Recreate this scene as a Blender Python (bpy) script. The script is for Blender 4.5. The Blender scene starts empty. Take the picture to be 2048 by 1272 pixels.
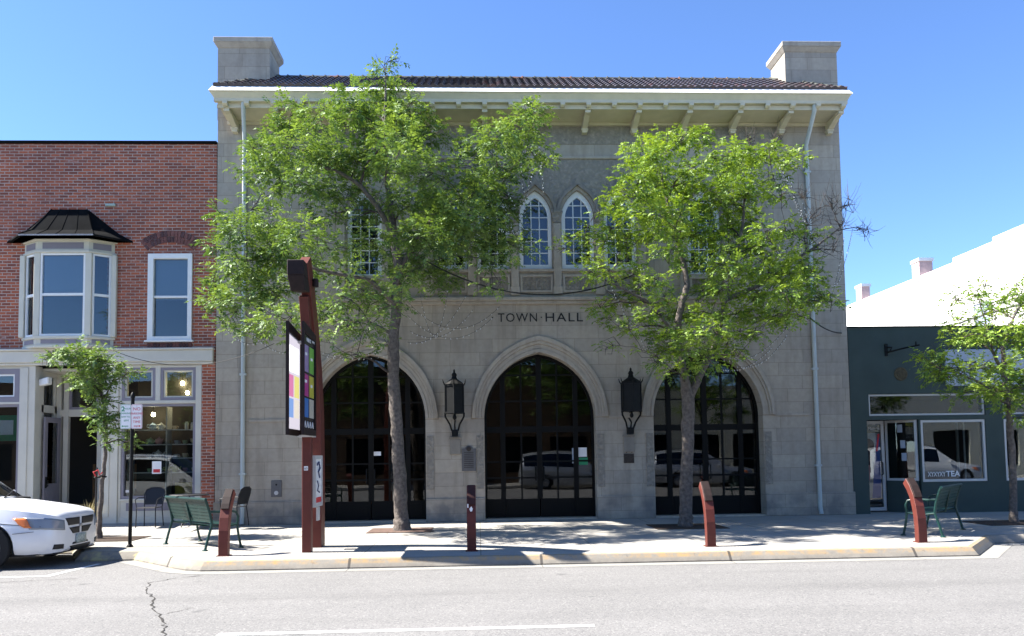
import bpy, bmesh, math, random
import numpy as np
from mathutils import Vector, Matrix
from mathutils.geometry import tessellate_polygon
from mathutils.bvhtree import BVHTree

S = bpy.context.scene
COL = S.collection
R = math.radians

# ------------------------------------------------------------------ camera
cam_d = bpy.data.cameras.new("camera")
cam = bpy.data.objects.new("camera", cam_d)
COL.objects.link(cam)
yaw, pitch, roll = 0.0428781, 0.0608617, -0.0144493
cyw, syw = math.cos(yaw), math.sin(yaw)
fw = Vector((syw*math.cos(pitch), cyw*math.cos(pitch), math.sin(pitch)))
rt = Vector((cyw, -syw, 0)); up = rt.cross(fw)
r2 = math.cos(roll)*rt + math.sin(roll)*up
u2 = -math.sin(roll)*rt + math.cos(roll)*up
M = Matrix((r2, u2, -fw)).transposed().to_4x4()
M.translation = Vector((-0.37245, -19.5729, 1.55789))
cam.matrix_world = M
cam_d.sensor_width = 36
cam_d.lens = 36*1600/2048
cam_d.shift_y = (815-636)/2048
cam_d.clip_start = 0.1
cam_d.clip_end = 3000
S.camera = cam

# ------------------------------------------------------------------ sky, sun, exposure
SUN = Vector((-0.93, 0.065, 1.0)).normalized()
W = bpy.data.worlds.new("World"); S.world = W; W.use_nodes = True
nt = W.node_tree
bgn = nt.nodes["Background"]
sky = nt.nodes.new("ShaderNodeTexSky"); sky.sky_type = 'NISHITA'; sky.sun_disc = False
sky.sun_elevation = math.asin(SUN.z)
sky.sun_rotation = math.atan2(SUN.x, SUN.y)
sky.altitude = 1600; sky.air_density = 1.0; sky.dust_density = 0.15; sky.ozone_density = 2.4
tn = nt.nodes.new("ShaderNodeMix"); tn.data_type = 'RGBA'; tn.blend_type = 'MULTIPLY'; tn.inputs[0].default_value = 1.0
tn.inputs[7].default_value = (0.82, 1.0, 1.28, 1)
nt.links.new(sky.outputs[0], tn.inputs[6]); nt.links.new(tn.outputs[2], bgn.inputs[0])
bgn.inputs[1].default_value = 0.068
sl = bpy.data.lights.new("sun", 'SUN'); sl.energy = 5.0; sl.angle = R(0.5); sl.color = (1.0, 0.95, 0.88)
so = bpy.data.objects.new("sun", sl); COL.objects.link(so)
so.rotation_euler = SUN.to_track_quat('Z', 'Y').to_euler()
S.view_settings.view_transform = 'Standard'
S.view_settings.look = 'None'
S.view_settings.exposure = 1.9
S.view_settings.gamma = 1.0

# ------------------------------------------------------------------ materials
def mat(name, col, rough=0.8, metal=0.0, noise=0.0, nscale=6.0, bump=0.0, bscale=40.0, spec=0.3, emit=None, stain=0.0):
    m = bpy.data.materials.new(name); m.use_nodes = True
    t = m.node_tree; b = t.nodes["Principled BSDF"]
    b.inputs["Roughness"].default_value = rough
    b.inputs["Metallic"].default_value = metal
    b.inputs["Specular IOR Level"].default_value = spec
    b.inputs["Base Color"].default_value = (*col, 1)
    if noise > 0:
        tc = t.nodes.new("ShaderNodeTexCoord")
        n = t.nodes.new("ShaderNodeTexNoise"); n.inputs["Scale"].default_value = nscale
        n.inputs["Detail"].default_value = 8
        t.links.new(tc.outputs["Object"], n.inputs["Vector"])
        r = t.nodes.new("ShaderNodeMapRange")
        r.inputs[1].default_value = 0.3; r.inputs[2].default_value = 0.7
        r.inputs[3].default_value = 1-noise; r.inputs[4].default_value = 1+noise
        t.links.new(n.outputs[0], r.inputs[0])
        v = t.nodes.new("ShaderNodeVectorMath"); v.operation = 'SCALE'
        v.inputs[0].default_value = col
        t.links.new(r.outputs[0], v.inputs["Scale"])
        t.links.new(v.outputs[0], b.inputs["Base Color"])
    if bump > 0:
        tc2 = t.nodes.new("ShaderNodeTexCoord")
        n2 = t.nodes.new("ShaderNodeTexNoise"); n2.inputs["Scale"].default_value = bscale; n2.inputs["Detail"].default_value = 6
        t.links.new(tc2.outputs["Object"], n2.inputs["Vector"])
        bp = t.nodes.new("ShaderNodeBump"); bp.inputs["Strength"].default_value = bump; bp.inputs["Distance"].default_value = 0.02
        t.links.new(n2.outputs[0], bp.inputs["Height"]); t.links.new(bp.outputs[0], b.inputs["Normal"])
    if emit:
        b.inputs["Emission Color"].default_value = (*emit[:3], 1); b.inputs["Emission Strength"].default_value = emit[3]
    return m

class NB:
    """small helper to wire nodes"""
    def __init__(s, m): s.t = m.node_tree; s.b = s.t.nodes["Principled BSDF"]
    def n(s, typ, **kw):
        x = s.t.nodes.new(typ)
        for k, v in kw.items():
            if k.startswith('i_'): x.inputs[k[2:].replace('_', ' ')].default_value = v
            else: setattr(x, k, v)
        return x
    def l(s, a, b): s.t.links.new(a, b)
    def noise(s, vec, scale, detail=6, rough=0.55):
        x = s.n("ShaderNodeTexNoise"); x.inputs["Scale"].default_value = scale; x.inputs["Detail"].default_value = detail
        x.inputs["Roughness"].default_value = rough
        if vec is not None: s.l(vec, x.inputs["Vector"])
        return x.outputs[0]
    def rng(s, v, a, b, c, d):
        x = s.n("ShaderNodeMapRange")
        for i, q in enumerate((a, b, c, d)): x.inputs[i+1].default_value = q
        s.l(v, x.inputs[0]); return x.outputs[0]
    def mix(s, fac, a, b, blend='MIX'):
        x = s.n("ShaderNodeMix"); x.data_type = 'RGBA'; x.blend_type = blend
        for sock, q in ((x.inputs[0], fac), (x.inputs[6], a), (x.inputs[7], b)):
            if isinstance(q, (int, float)): sock.default_value = q
            elif isinstance(q, tuple): sock.default_value = (*q, 1) if len(q) == 3 else q
            else: s.l(q, sock)
        return x.outputs[2]
    def math(s, op, a, b=None):
        x = s.n("ShaderNodeMath"); x.operation = op
        for i, q in enumerate((a, b)):
            if q is None: continue
            if isinstance(q, (int, float)): x.inputs[i].default_value = q
            else: s.l(q, x.inputs[i])
        return x.outputs[0]
    def pos(s): return s.n("ShaderNodeNewGeometry").outputs["Position"]
    def sep(s, v):
        x = s.n("ShaderNodeSeparateXYZ"); s.l(v, x.inputs[0]); return x.outputs
    def comb(s, a, b, c=0.0):
        x = s.n("ShaderNodeCombineXYZ")
        for i, q in enumerate((a, b, c)):
            if isinstance(q, (int, float)): x.inputs[i].default_value = q
            else: s.l(q, x.inputs[i])
        return x.outputs[0]
    def bump(s, h, st, dist=0.01):
        x = s.n("ShaderNodeBump"); x.inputs["Strength"].default_value = st; x.inputs["Distance"].default_value = dist
        s.l(h, x.inputs["Height"]); s.l(x.outputs[0], s.b.inputs["Normal"])

def blank(name, rough=0.85):
    m = bpy.data.materials.new(name); m.use_nodes = True
    q = NB(m); q.b.inputs["Roughness"].default_value = rough; q.b.inputs["Specular IOR Level"].default_value = 0.25
    return m, q

def stone_material(name, base, carved=False, courses=True):
    m, q = blank(name, 0.9)
    p = q.pos(); x, y, z = q.sep(p)
    u = q.math('ADD', x, y)
    n1 = q.noise(p, 0.6, 5); n2 = q.noise(p, 9, 8); n3 = q.noise(p, 60, 4)
    sv = q.n("ShaderNodeVectorMath"); sv.operation = 'MULTIPLY'; sv.inputs[1].default_value = (2.5, 2.5, 0.35); q.l(p, sv.inputs[0])
    n4 = q.noise(sv.outputs[0], 1.6, 6)
    c = q.mix(q.rng(n1, 0.35, 0.65, 0, 1), tuple(k*0.90 for k in base), tuple(k*1.08 for k in base))
    c = q.mix(q.rng(n2, 0.4, 0.75, 0, 0.5), c, tuple(k*0.72 for k in base))
    c = q.mix(q.rng(n4, 0.50, 0.70, 0, 0.6), c, (base[0]*0.62, base[1]*0.60, base[2]*0.58))
    h = n3
    if courses:
        bt = q.n("ShaderNodeTexBrick"); bt.offset = 0.42; bt.squash = 0.72; bt.squash_frequency = 3
        bt.inputs["Scale"].default_value = 1.0; bt.inputs["Mortar Size"].default_value = 0.005
        bt.inputs["Brick Width"].default_value = 1.02; bt.inputs["Row Height"].default_value = 0.327
        bt.inputs["Mortar Smooth"].default_value = 0.25; bt.inputs["Bias"].default_value = 0.0
        bt.inputs["Color1"].default_value = (0.885, 0.89, 0.90, 1); bt.inputs["Color2"].default_value = (1.075, 1.065, 1.04, 1)
        bt.inputs["Mortar"].default_value = (0.62, 0.6, 0.57, 1)
        q.l(q.comb(u, q.math('ADD', z, 0.13), 0.0), bt.inputs["Vector"])
        c = q.mix(1.0, c, bt.outputs["Color"], 'MULTIPLY')
        # soot and splash staining of the plinth course; bluish skylight put into its tint
        st = q.math('MULTIPLY', q.rng(z, 0.75, 0.35, 0, 1), q.rng(q.noise(p, 2.2, 6), 0.38, 0.62, 0, 0.8))
        c = q.mix(st, c, (base[0]*0.42, base[1]*0.45, base[2]*0.52))
        h2 = q.math('MULTIPLY', bt.outputs["Fac"], -1.2)
        h = q.math('ADD', h, h2)
    if carved:
        v = q.n("ShaderNodeTexVoronoi"); v.inputs["Scale"].default_value = 13; v.feature = 'SMOOTH_F1'; q.l(p, v.inputs["Vector"])
        n5 = q.noise(p, 22, 3)
        vv = q.math('ADD', v.outputs["Distance"], n5)
        c = q.mix(q.rng(vv, 0.6, 1.05, 0.0, 0.5), c, tuple(k*0.5 for k in base))
        h = q.math('MULTIPLY', vv, -1.0)
        q.bump(h, 0.9, 0.03)
    else:
        q.bump(h, 0.35, 0.006)
    q.l(c, q.b.inputs["Base Color"])
    return m

def brick_material(name):
    m, q = blank(name, 0.9)
    p = q.pos(); x, y, z = q.sep(p)
    w = q.noise(p, 3.0, 3)
    u = q.math('ADD', q.math('ADD', x, y), q.math('MULTIPLY', w, 0.012))
    vz = q.math('ADD', z, q.math('MULTIPLY', w, 0.008))
    bt = q.n("ShaderNodeTexBrick"); bt.offset = 0.5
    bt.inputs["Scale"].default_value = 1.0; bt.inputs["Mortar Size"].default_value = 0.0095
    bt.inputs["Brick Width"].default_value = 0.218; bt.inputs["Row Height"].default_value = 0.0735
    bt.inputs["Mortar Smooth"].default_value = 0.2; bt.inputs["Bias"].default_value = -0.1
    bt.inputs["Color1"].default_value = (0.45, 0.125, 0.060, 1); bt.inputs["Color2"].default_value = (0.18, 0.060, 0.043, 1)
    bt.inputs["Mortar"].default_value = (0.47, 0.385, 0.32, 1)
    q.l(q.comb(u, vz, 0.0), bt.inputs["Vector"])
    c = bt.outputs["Color"]
    big = q.noise(p, 0.7, 4)
    c = q.mix(q.rng(big, 0.4, 0.7, 0, 0.35), c, (0.16, 0.07, 0.06))
    # pale lime bloom and old paint on scattered bricks
    sp = q.noise(q.comb(q.math('MULTIPLY', x, 1.0), q.math('MULTIPLY', z, 3.2), 0.0), 2.6, 7, 0.7)
    c = q.mix(q.rng(sp, 0.57, 0.72, 0, 0.6), c, (0.50, 0.40, 0.37))
    fine = q.noise(p, 70, 3)
    c = q.mix(q.rng(fine, 0.3, 0.7, 0, 0.3), c, (0.10, 0.04, 0.04))
    q.l(c, q.b.inputs["Base Color"])
    h = q.math('ADD', q.math('MULTIPLY', bt.outputs["Fac"], -1.0), q.math('MULTIPLY', fine, 0.4))
    q.bump(h, 0.5, 0.008)
    return m

def road_material():
    m, q = blank("asphalt", 0.9)
    p = q.pos(); x, y, z = q.sep(p)
    v = q.n("ShaderNodeTexVoronoi"); v.inputs["Scale"].default_value = 72; q.l(p, v.inputs["Vector"])
    sepc = q.n("ShaderNodeSeparateColor"); q.l(v.outputs["Color"], sepc.inputs[0])
    a = q.noise(p, 38, 5, 0.7); b = q.noise(p, 0.5, 5)
    st = q.noise(q.comb(q.math('MULTIPLY', x, 0.16), q.math('MULTIPLY', y, 1.3), 0.0), 1.2, 5)
    c = q.mix(q.rng(b, 0.35, 0.65, 0, 1), (0.178, 0.174, 0.167), (0.205, 0.20, 0.192))
    c = q.mix(q.rng(st, 0.45, 0.7, 0, 0.35), c, (0.15, 0.147, 0.142))
    c = q.mix(q.rng(sepc.outputs[0], 0.80, 0.94, 0, 0.6), c, (0.33, 0.32, 0.30))
    c = q.mix(q.rng(sepc.outputs[1], 0.76, 0.92, 0, 0.6), c, (0.075, 0.075, 0.075))
    c = q.mix(q.rng(a, 0.3, 0.7, 0.32, 0.0), c, (0.085, 0.085, 0.085))
    for yc, ww, kk in ((-9.35, .38, .30), (-10.9, .35, .18), (-13.2, .4, .3), (-8.1, .16, .15)):
        dy = q.math('ABSOLUTE', q.math('ADD', y, q.math('ADD', q.math('MULTIPLY', q.noise(q.comb(q.math('MULTIPLY', x, .3), 0.0, 0.0), 1.0, 3), .5), -yc-.25)))
        c = q.mix(q.math('MULTIPLY', q.rng(dy, ww, ww*.3, 0, kk), q.rng(q.noise(q.comb(q.math('MULTIPLY', x, .25), y, 0.0), 3.0, 6), .35, .65, .3, 1)), c, (0.10, 0.098, 0.095))
    spots = q.noise(p, 2.3, 2)
    c = q.mix(q.rng(spots, 0.70, 0.78, 0, 0.6), c, (0.075, 0.075, 0.075))
    q.l(c, q.b.inputs["Base Color"])
    q.bump(a, 0.4, 0.01)
    return m

def concrete_material(name, base, joints=None, yellow=False):
    m, q = blank(name, 0.9)
    p = q.pos(); x, y, z = q.sep(p)
    a = q.noise(p, 1.1, 6); b = q.noise(p, 30, 6)
    c = q.mix(q.rng(a, 0.35, 0.65, 0, 1), tuple(k*0.9 for k in base), tuple(k*1.06 for k in base))
    c = q.mix(q.rng(b, 0.35, 0.75, 0, 0.4), c, tuple(k*0.7 for k in base))
    d = q.noise(p, 4.0, 7, 0.65)
    c = q.mix(q.rng(d, 0.6, 0.78, 0, 0.45), c, tuple(k*0.55 for k in base))
    if joints:
        for axis, sp, off in joints:
            src = x if axis == 'x' else y
            fr = q.math('FRACT', q.math('DIVIDE', q.math('ADD', src, off+100*sp), sp))
            dd = q.math('ABSOLUTE', q.math('SUBTRACT', fr, 0.5))
            k = q.rng(dd, 0.5-0.009/sp, 0.5-0.004/sp, 0, 0.8)
            c = q.mix(k, c, tuple(t*0.25 for t in base))
    if joints:
        gum = q.n("ShaderNodeTexVoronoi"); gum.inputs["Scale"].default_value = 2.6; q.l(p, gum.inputs["Vector"])
        c = q.mix(q.rng(gum.outputs["Distance"], 0.055, 0.04, 0, 0.55), c, tuple(t*0.35 for t in base))
    if yellow:
        dirt = q.math('MULTIPLY', q.rng(z, -0.05, -0.15, 0, 1), q.rng(q.noise(p, 5.0, 7, 0.7), 0.35, 0.65, 0.1, 0.75))
        c = q.mix(dirt, c, (0.10, 0.09, 0.075))
        chip = q.noise(p, 11.0, 5, 0.6)
        c = q.mix(q.rng(chip, 0.64, 0.70, 0, 0.6), c, (0.15, 0.135, 0.115))
        e = q.noise(p, 7.0, 8, 0.7)
        big = q.noise(q.comb(x, 0.0, 0.0), 0.9, 3)
        wear = q.math('ADD', e, q.math('MULTIPLY', big, 0.55))
        band = q.rng(q.math('ADD', z, q.math('MULTIPLY', e, 0.05)), -0.060, -0.035, 0, 1)
        inx = q.math('MULTIPLY', q.rng(x, -4.85, -4.6, 0, 1), q.rng(x, 9.1, 8.8, 0, 1))
        k = q.math('MULTIPLY', q.math('MULTIPLY', band, q.rng(wear, 0.58, 0.86, 0.68, 0.0)), inx)
        c = q.mix(k, c, (0.46, 0.27, 0.07))
        e2 = q.rng(q.noise(p, 3.2, 6), 0.52, 0.62, 0, 0.5)
        fl = q.math('MULTIPLY', e2, q.rng(x, -4.6, -4.8, 0, 1))
        c = q.mix(fl, c, (0.6, 0.52, 0.22))
        jx = q.math('FRACT', q.math('DIVIDE', q.math('ADD', x, 302.4), 3.0))
        jd = q.math('ABSOLUTE', q.math('SUBTRACT', jx, 0.5))
        c = q.mix(q.rng(jd, 0.5-0.009, 0.5-0.005, 0, 0.9), c, (0.06, 0.055, 0.05))
    q.l(c, q.b.inputs["Base Color"])
    q.bump(b, 0.25, 0.006)
    return m

def glass_material(name, tint=(0.75, 0.8, 0.8), refl=1.8, rough=0.0):
    m = bpy.data.materials.new(name); m.use_nodes = True
    t = m.node_tree; t.nodes.clear()
    o = t.nodes.new("ShaderNodeOutputMaterial"); mx = t.nodes.new("ShaderNodeMixShader")
    tr = t.nodes.new("ShaderNodeBsdfTransparent"); gl = t.nodes.new("ShaderNodeBsdfGlossy"); fr = t.nodes.new("ShaderNodeFresnel")
    tr.inputs[0].default_value = (*tint, 1); gl.inputs["Roughness"].default_value = rough; fr.inputs[0].default_value = refl
    gl.inputs[0].default_value = (0.95, 0.97, 1, 1)
    t.links.new(fr.outputs[0], mx.inputs[0]); t.links.new(tr.outputs[0], mx.inputs[1]); t.links.new(gl.outputs[0], mx.inputs[2])
    # old float glass is never quite flat
    tc = t.nodes.new("ShaderNodeNewGeometry"); nz = t.nodes.new("ShaderNodeTexNoise"); nz.inputs["Scale"].default_value = 1.3; nz.inputs["Detail"].default_value = 1
    bp = t.nodes.new("ShaderNodeBump"); bp.inputs["Strength"].default_value = 0.02; bp.inputs["Distance"].default_value = 0.05
    t.links.new(tc.outputs["Position"], nz.inputs["Vector"]); t.links.new(nz.outputs[0], bp.inputs["Height"])
    t.links.new(bp.outputs[0], gl.inputs["Normal"])
    t.links.new(mx.outputs[0], o.inputs[0])
    return m

def leaf_material(name, c0, c1):
    m = bpy.data.materials.new(name); m.use_nodes = True
    t = m.node_tree; t.nodes.clear()
    o = t.nodes.new("ShaderNodeOutputMaterial")
    at = t.nodes.new("ShaderNodeAttribute"); at.attribute_name = "tint"
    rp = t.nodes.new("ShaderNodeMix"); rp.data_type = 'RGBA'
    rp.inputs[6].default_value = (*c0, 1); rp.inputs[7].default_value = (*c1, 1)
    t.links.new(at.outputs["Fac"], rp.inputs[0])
    d = t.nodes.new("ShaderNodeBsdfDiffuse"); tl = t.nodes.new("ShaderNodeBsdfTranslucent"); g = t.nodes.new("ShaderNodeBsdfGlossy")
    g.inputs["Roughness"].default_value = 0.55; g.inputs[0].default_value = (0.9, 0.95, 0.9, 1)
    br = t.nodes.new("ShaderNodeMix"); br.data_type = 'RGBA'; br.blend_type = 'MULTIPLY'; br.inputs[0].default_value = 1
    t.links.new(rp.outputs[2], br.inputs[6]); br.inputs[7].default_value = (1.25, 1.2, 0.5, 1)
    t.links.new(rp.outputs[2], d.inputs[0]); t.links.new(br.outputs[2], tl.inputs[0])
    m1 = t.nodes.new("ShaderNodeMixShader"); m1.inputs[0].default_value = 0.30
    t.links.new(d.outputs[0], m1.inputs[1]); t.links.new(tl.outputs[0], m1.inputs[2])
    m2 = t.nodes.new("ShaderNodeMixShader"); m2.inputs[0].default_value = 0.035
    t.links.new(m1.outputs[0], m2.inputs[1]); t.links.new(g.outputs[0], m2.inputs[2])
    t.links.new(m2.outputs[0], o.inputs[0])
    return m

STONE = (0.392, 0.348, 0.286)
M_ = dict(
    stone=stone_material("limestone_ashlar", STONE),
    stone_plain=stone_material("limestone_dressed", (0.40, 0.356, 0.293), courses=False),
    carved=stone_material("limestone_carved", (0.325, 0.293, 0.244), carved=True, courses=False),
    stone_dark=stone_material("limestone_sooty", (0.25, 0.225, 0.19), courses=False),
    brick=brick_material("red_brick"),
    road=road_material(),
    walk=concrete_material("sidewalk_concrete", (0.33, 0.315, 0.285), joints=[('x', 1.92, 0.35), ('y', 1.75, 0.15)]),
    kerb=concrete_material("kerb_concrete", (0.26, 0.238, 0.20), yellow=True),
    gutter=concrete_material("gutter_concrete", (0.27, 0.26, 0.235), joints=[('x', 3.0, 2.4)]),
    cream=mat("cream_paint", (0.56, 0.54, 0.45), 0.6, noise=0.05, nscale=3),
    eave=mat("eave_paint", (0.56, 0.51, 0.385), 0.6, noise=0.07, nscale=4),
    greytrim=mat("lavender_grey_paint", (0.22, 0.205, 0.235), 0.6, noise=0.05, nscale=3),
    shopcream=mat("shopfront_paint", (0.54, 0.52, 0.45), 0.6, noise=0.05, nscale=3),
    white=mat("white_paint", (0.74, 0.75, 0.73), 0.5, noise=0.03, nscale=5),
    gutterwhite=mat("white_gutter_metal", (0.82, 0.82, 0.80), 0.4),
    pipe=mat("downspout_paint", (0.45, 0.49, 0.47), 0.5, noise=0.06, nscale=3),
    tile=None,
    black=mat("black_iron", (0.006, 0.0065, 0.0065), 0.6, noise=0.3, nscale=9, spec=0.2),
    doorframe=mat("dark_bronze_frame", (0.005, 0.005, 0.0045), 0.6, spec=0.15),
    bronze=mat("bronze_plaque", (0.045, 0.036, 0.030), 0.5, metal=0.3, noise=0.25, nscale=20),
    plaquegrey=mat("grey_plaque", (0.12, 0.115, 0.115), 0.6, noise=0.1, nscale=10),
    red=mat("oxide_red_steel", (0.105, 0.025, 0.018), 0.55, noise=0.12, nscale=7, bump=0.05),
    sleeve=mat("dark_brown_sleeve", (0.020, 0.011, 0.009), 0.75, noise=0.2, nscale=14),
    sleevered=mat("dark_red_sleeve", (0.045, 0.014, 0.011), 0.75, noise=0.2, nscale=14),
    teal=mat("teal_bench_coating", (0.008, 0.036, 0.032), 0.4, noise=0.15, nscale=9),
    darkmetal=mat("dark_cafe_metal", (0.02, 0.02, 0.022), 0.5),
    asphaltroof=mat("roofing_felt", (0.05, 0.05, 0.052), 0.9),
    copperdark=mat("dark_roof_metal", (0.008, 0.0085, 0.009), 1.0, spec=0.05, noise=0.3, nscale=3),
    greenwall=mat("dark_green_stucco", (0.048, 0.068, 0.062), 0.85, noise=0.10, nscale=2.2, bump=0.15, bscale=90),
    alu=mat("aluminium_frame", (0.50, 0.50, 0.49), 0.45, metal=0.1),
    grate=mat("rusty_grate", (0.13, 0.085, 0.068), 0.8, noise=0.25, nscale=12),
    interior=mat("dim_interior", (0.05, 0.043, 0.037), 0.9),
    interior2=mat("brown_interior", (0.10, 0.065, 0.04), 0.9),
    wood=mat("interior_wood", (0.30, 0.16, 0.07), 0.7, noise=0.2, nscale=4),
    shelf=mat("shelf_white", (0.62, 0.63, 0.62), 0.5),
    blind=mat("sky_tinted_blind", (0.42, 0.50, 0.62), 0.9),  # blind with the sky's blue reflection put into its colour
    screen=mat("dark_insect_screen", (0.05, 0.06, 0.085), 0.9),
    glass=glass_material("window_glass", refl=1.62),
    glassdark=glass_material("door_glass", (0.45, 0.47, 0.46), 1.6),
    letter=mat("dark_lettering", (0.02, 0.02, 0.02), 0.6),
    whiteletter=mat("white_lettering", (0.75, 0.75, 0.75), 0.6),
    signwhite=mat("sign_white", (0.80, 0.80, 0.80), 0.35),
    signred=mat("sign_red", (0.55, 0.03, 0.04), 0.5),
    signgreen=mat("sign_green", (0.03, 0.28, 0.13), 0.5),
    signgrey=mat("pale_blue_grey_signboard", (0.36, 0.40, 0.46), 0.5, noise=0.04),
    signblack=mat("sign_black_ink", (0.02, 0.02, 0.03), 0.5),
    bark=mat("grey_bark", (0.115, 0.098, 0.085), 0.95, noise=0.4, nscale=16, bump=1.0, bscale=26),
    barkdark=mat("twig_bark", (0.06, 0.05, 0.043), 0.95, noise=0.3, nscale=16),
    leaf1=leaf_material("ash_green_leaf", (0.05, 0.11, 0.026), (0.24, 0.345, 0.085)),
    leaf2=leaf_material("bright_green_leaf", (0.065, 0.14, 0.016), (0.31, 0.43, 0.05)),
    bulb=mat("clear_bulb", (0.8, 0.8, 0.8), 0.15, spec=0.6),
    cord=mat("black_cord", (0.02, 0.022, 0.02), 0.7),
    linepaint=mat("road_paint_white", (0.60, 0.60, 0.58), 0.8, noise=0.12, nscale=18),
    crack=mat("crack_shadow_tar", (0.035, 0.033, 0.03), 0.95),
    soil=mat("dark_mulch", (0.05, 0.035, 0.026), 0.95, noise=0.4, nscale=20, bump=1.0, bscale=30),
    whitewall=mat("white_side_wall", (0.80, 0.79, 0.77), 0.85, noise=0.03, nscale=1.5),
    pinkbrick=mat("pale_pink_brick", (0.50, 0.36, 0.34), 0.9, noise=0.15, nscale=8),
    carpaint=mat("white_car_paint", (0.72, 0.73, 0.75), 0.22, spec=0.6),
    silverpaint=mat("silver_car_paint", (0.42, 0.44, 0.46), 0.25, metal=0.5, spec=0.6),
    carblack=mat("black_car_plastic", (0.018, 0.018, 0.02), 0.5),
    rubber=mat("tyre_rubber", (0.018, 0.018, 0.018), 0.85),
    rim=mat("grey_rim", (0.32, 0.33, 0.34), 0.4, metal=0.7),
    lens=mat("headlight_lens", (0.20, 0.225, 0.26), 0.12, spec=0.8),
    amber=mat("amber_lens", (0.62, 0.16, 0.03), 0.2, spec=0.7),
    carglass=glass_material("car_glass", (0.20, 0.23, 0.22), 1.7),
    straw=mat("straw_grass", (0.42, 0.36, 0.18), 0.9),
    terracotta=mat("terracotta_pot", (0.30, 0.12, 0.07), 0.85),
)
def tile_material():
    m, q = blank("clay_roof_tile", 0.42); q.b.inputs["Specular IOR Level"].default_value = 0.6
    tc = q.n("ShaderNodeNewGeometry").outputs["Position"]
    x, y, z = q.sep(tc)
    cell = q.n("ShaderNodeTexVoronoi"); cell.inputs["Scale"].default_value = 1.0
    q.l(q.comb(q.math('MULTIPLY', x, 5.2), q.math('MULTIPLY', y, 3.6), 0.0), cell.inputs["Vector"])
    sc = q.n("ShaderNodeSeparateColor"); q.l(cell.outputs["Color"], sc.inputs[0])
    c = q.mix(sc.outputs[0], (0.016, 0.013, 0.018), (0.034, 0.022, 0.027))
    c = q.mix(q.rng(sc.outputs[1], 0.86, 0.97, 0, 0.8), c, (0.085, 0.03, 0.025))
    c = q.mix(q.rng(q.noise(tc, 6, 6), 0.45, 0.7, 0, 0.5), c, (0.055, 0.05, 0.048))
    q.l(c, q.b.inputs["Base Color"])
    return m
M_['tile'] = tile_material()
def ridge_material():
    m, q = blank("weathered_ridge_tile", 0.8)
    tc = q.n("ShaderNodeNewGeometry").outputs["Position"]
    x, y, z = q.sep(tc)
    wn = q.n("ShaderNodeTexWhiteNoise"); wn.noise_dimensions = '1D'
    q.l(q.math('FLOOR', q.math('DIVIDE', x, 0.315)), wn.inputs["W"])
    c = q.mix(q.rng(wn.outputs["Value"], 0.82, 0.84, 0, 0.8), (0.10, 0.105, 0.085), (0.25, 0.11, 0.065))
    c = q.mix(q.rng(q.noise(tc, 14, 5), 0.4, 0.7, 0, 0.6), c, (0.10, 0.10, 0.085))
    q.l(c, q.b.inputs["Base Color"])
    return m
M_['ridge'] = ridge_material()

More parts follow.
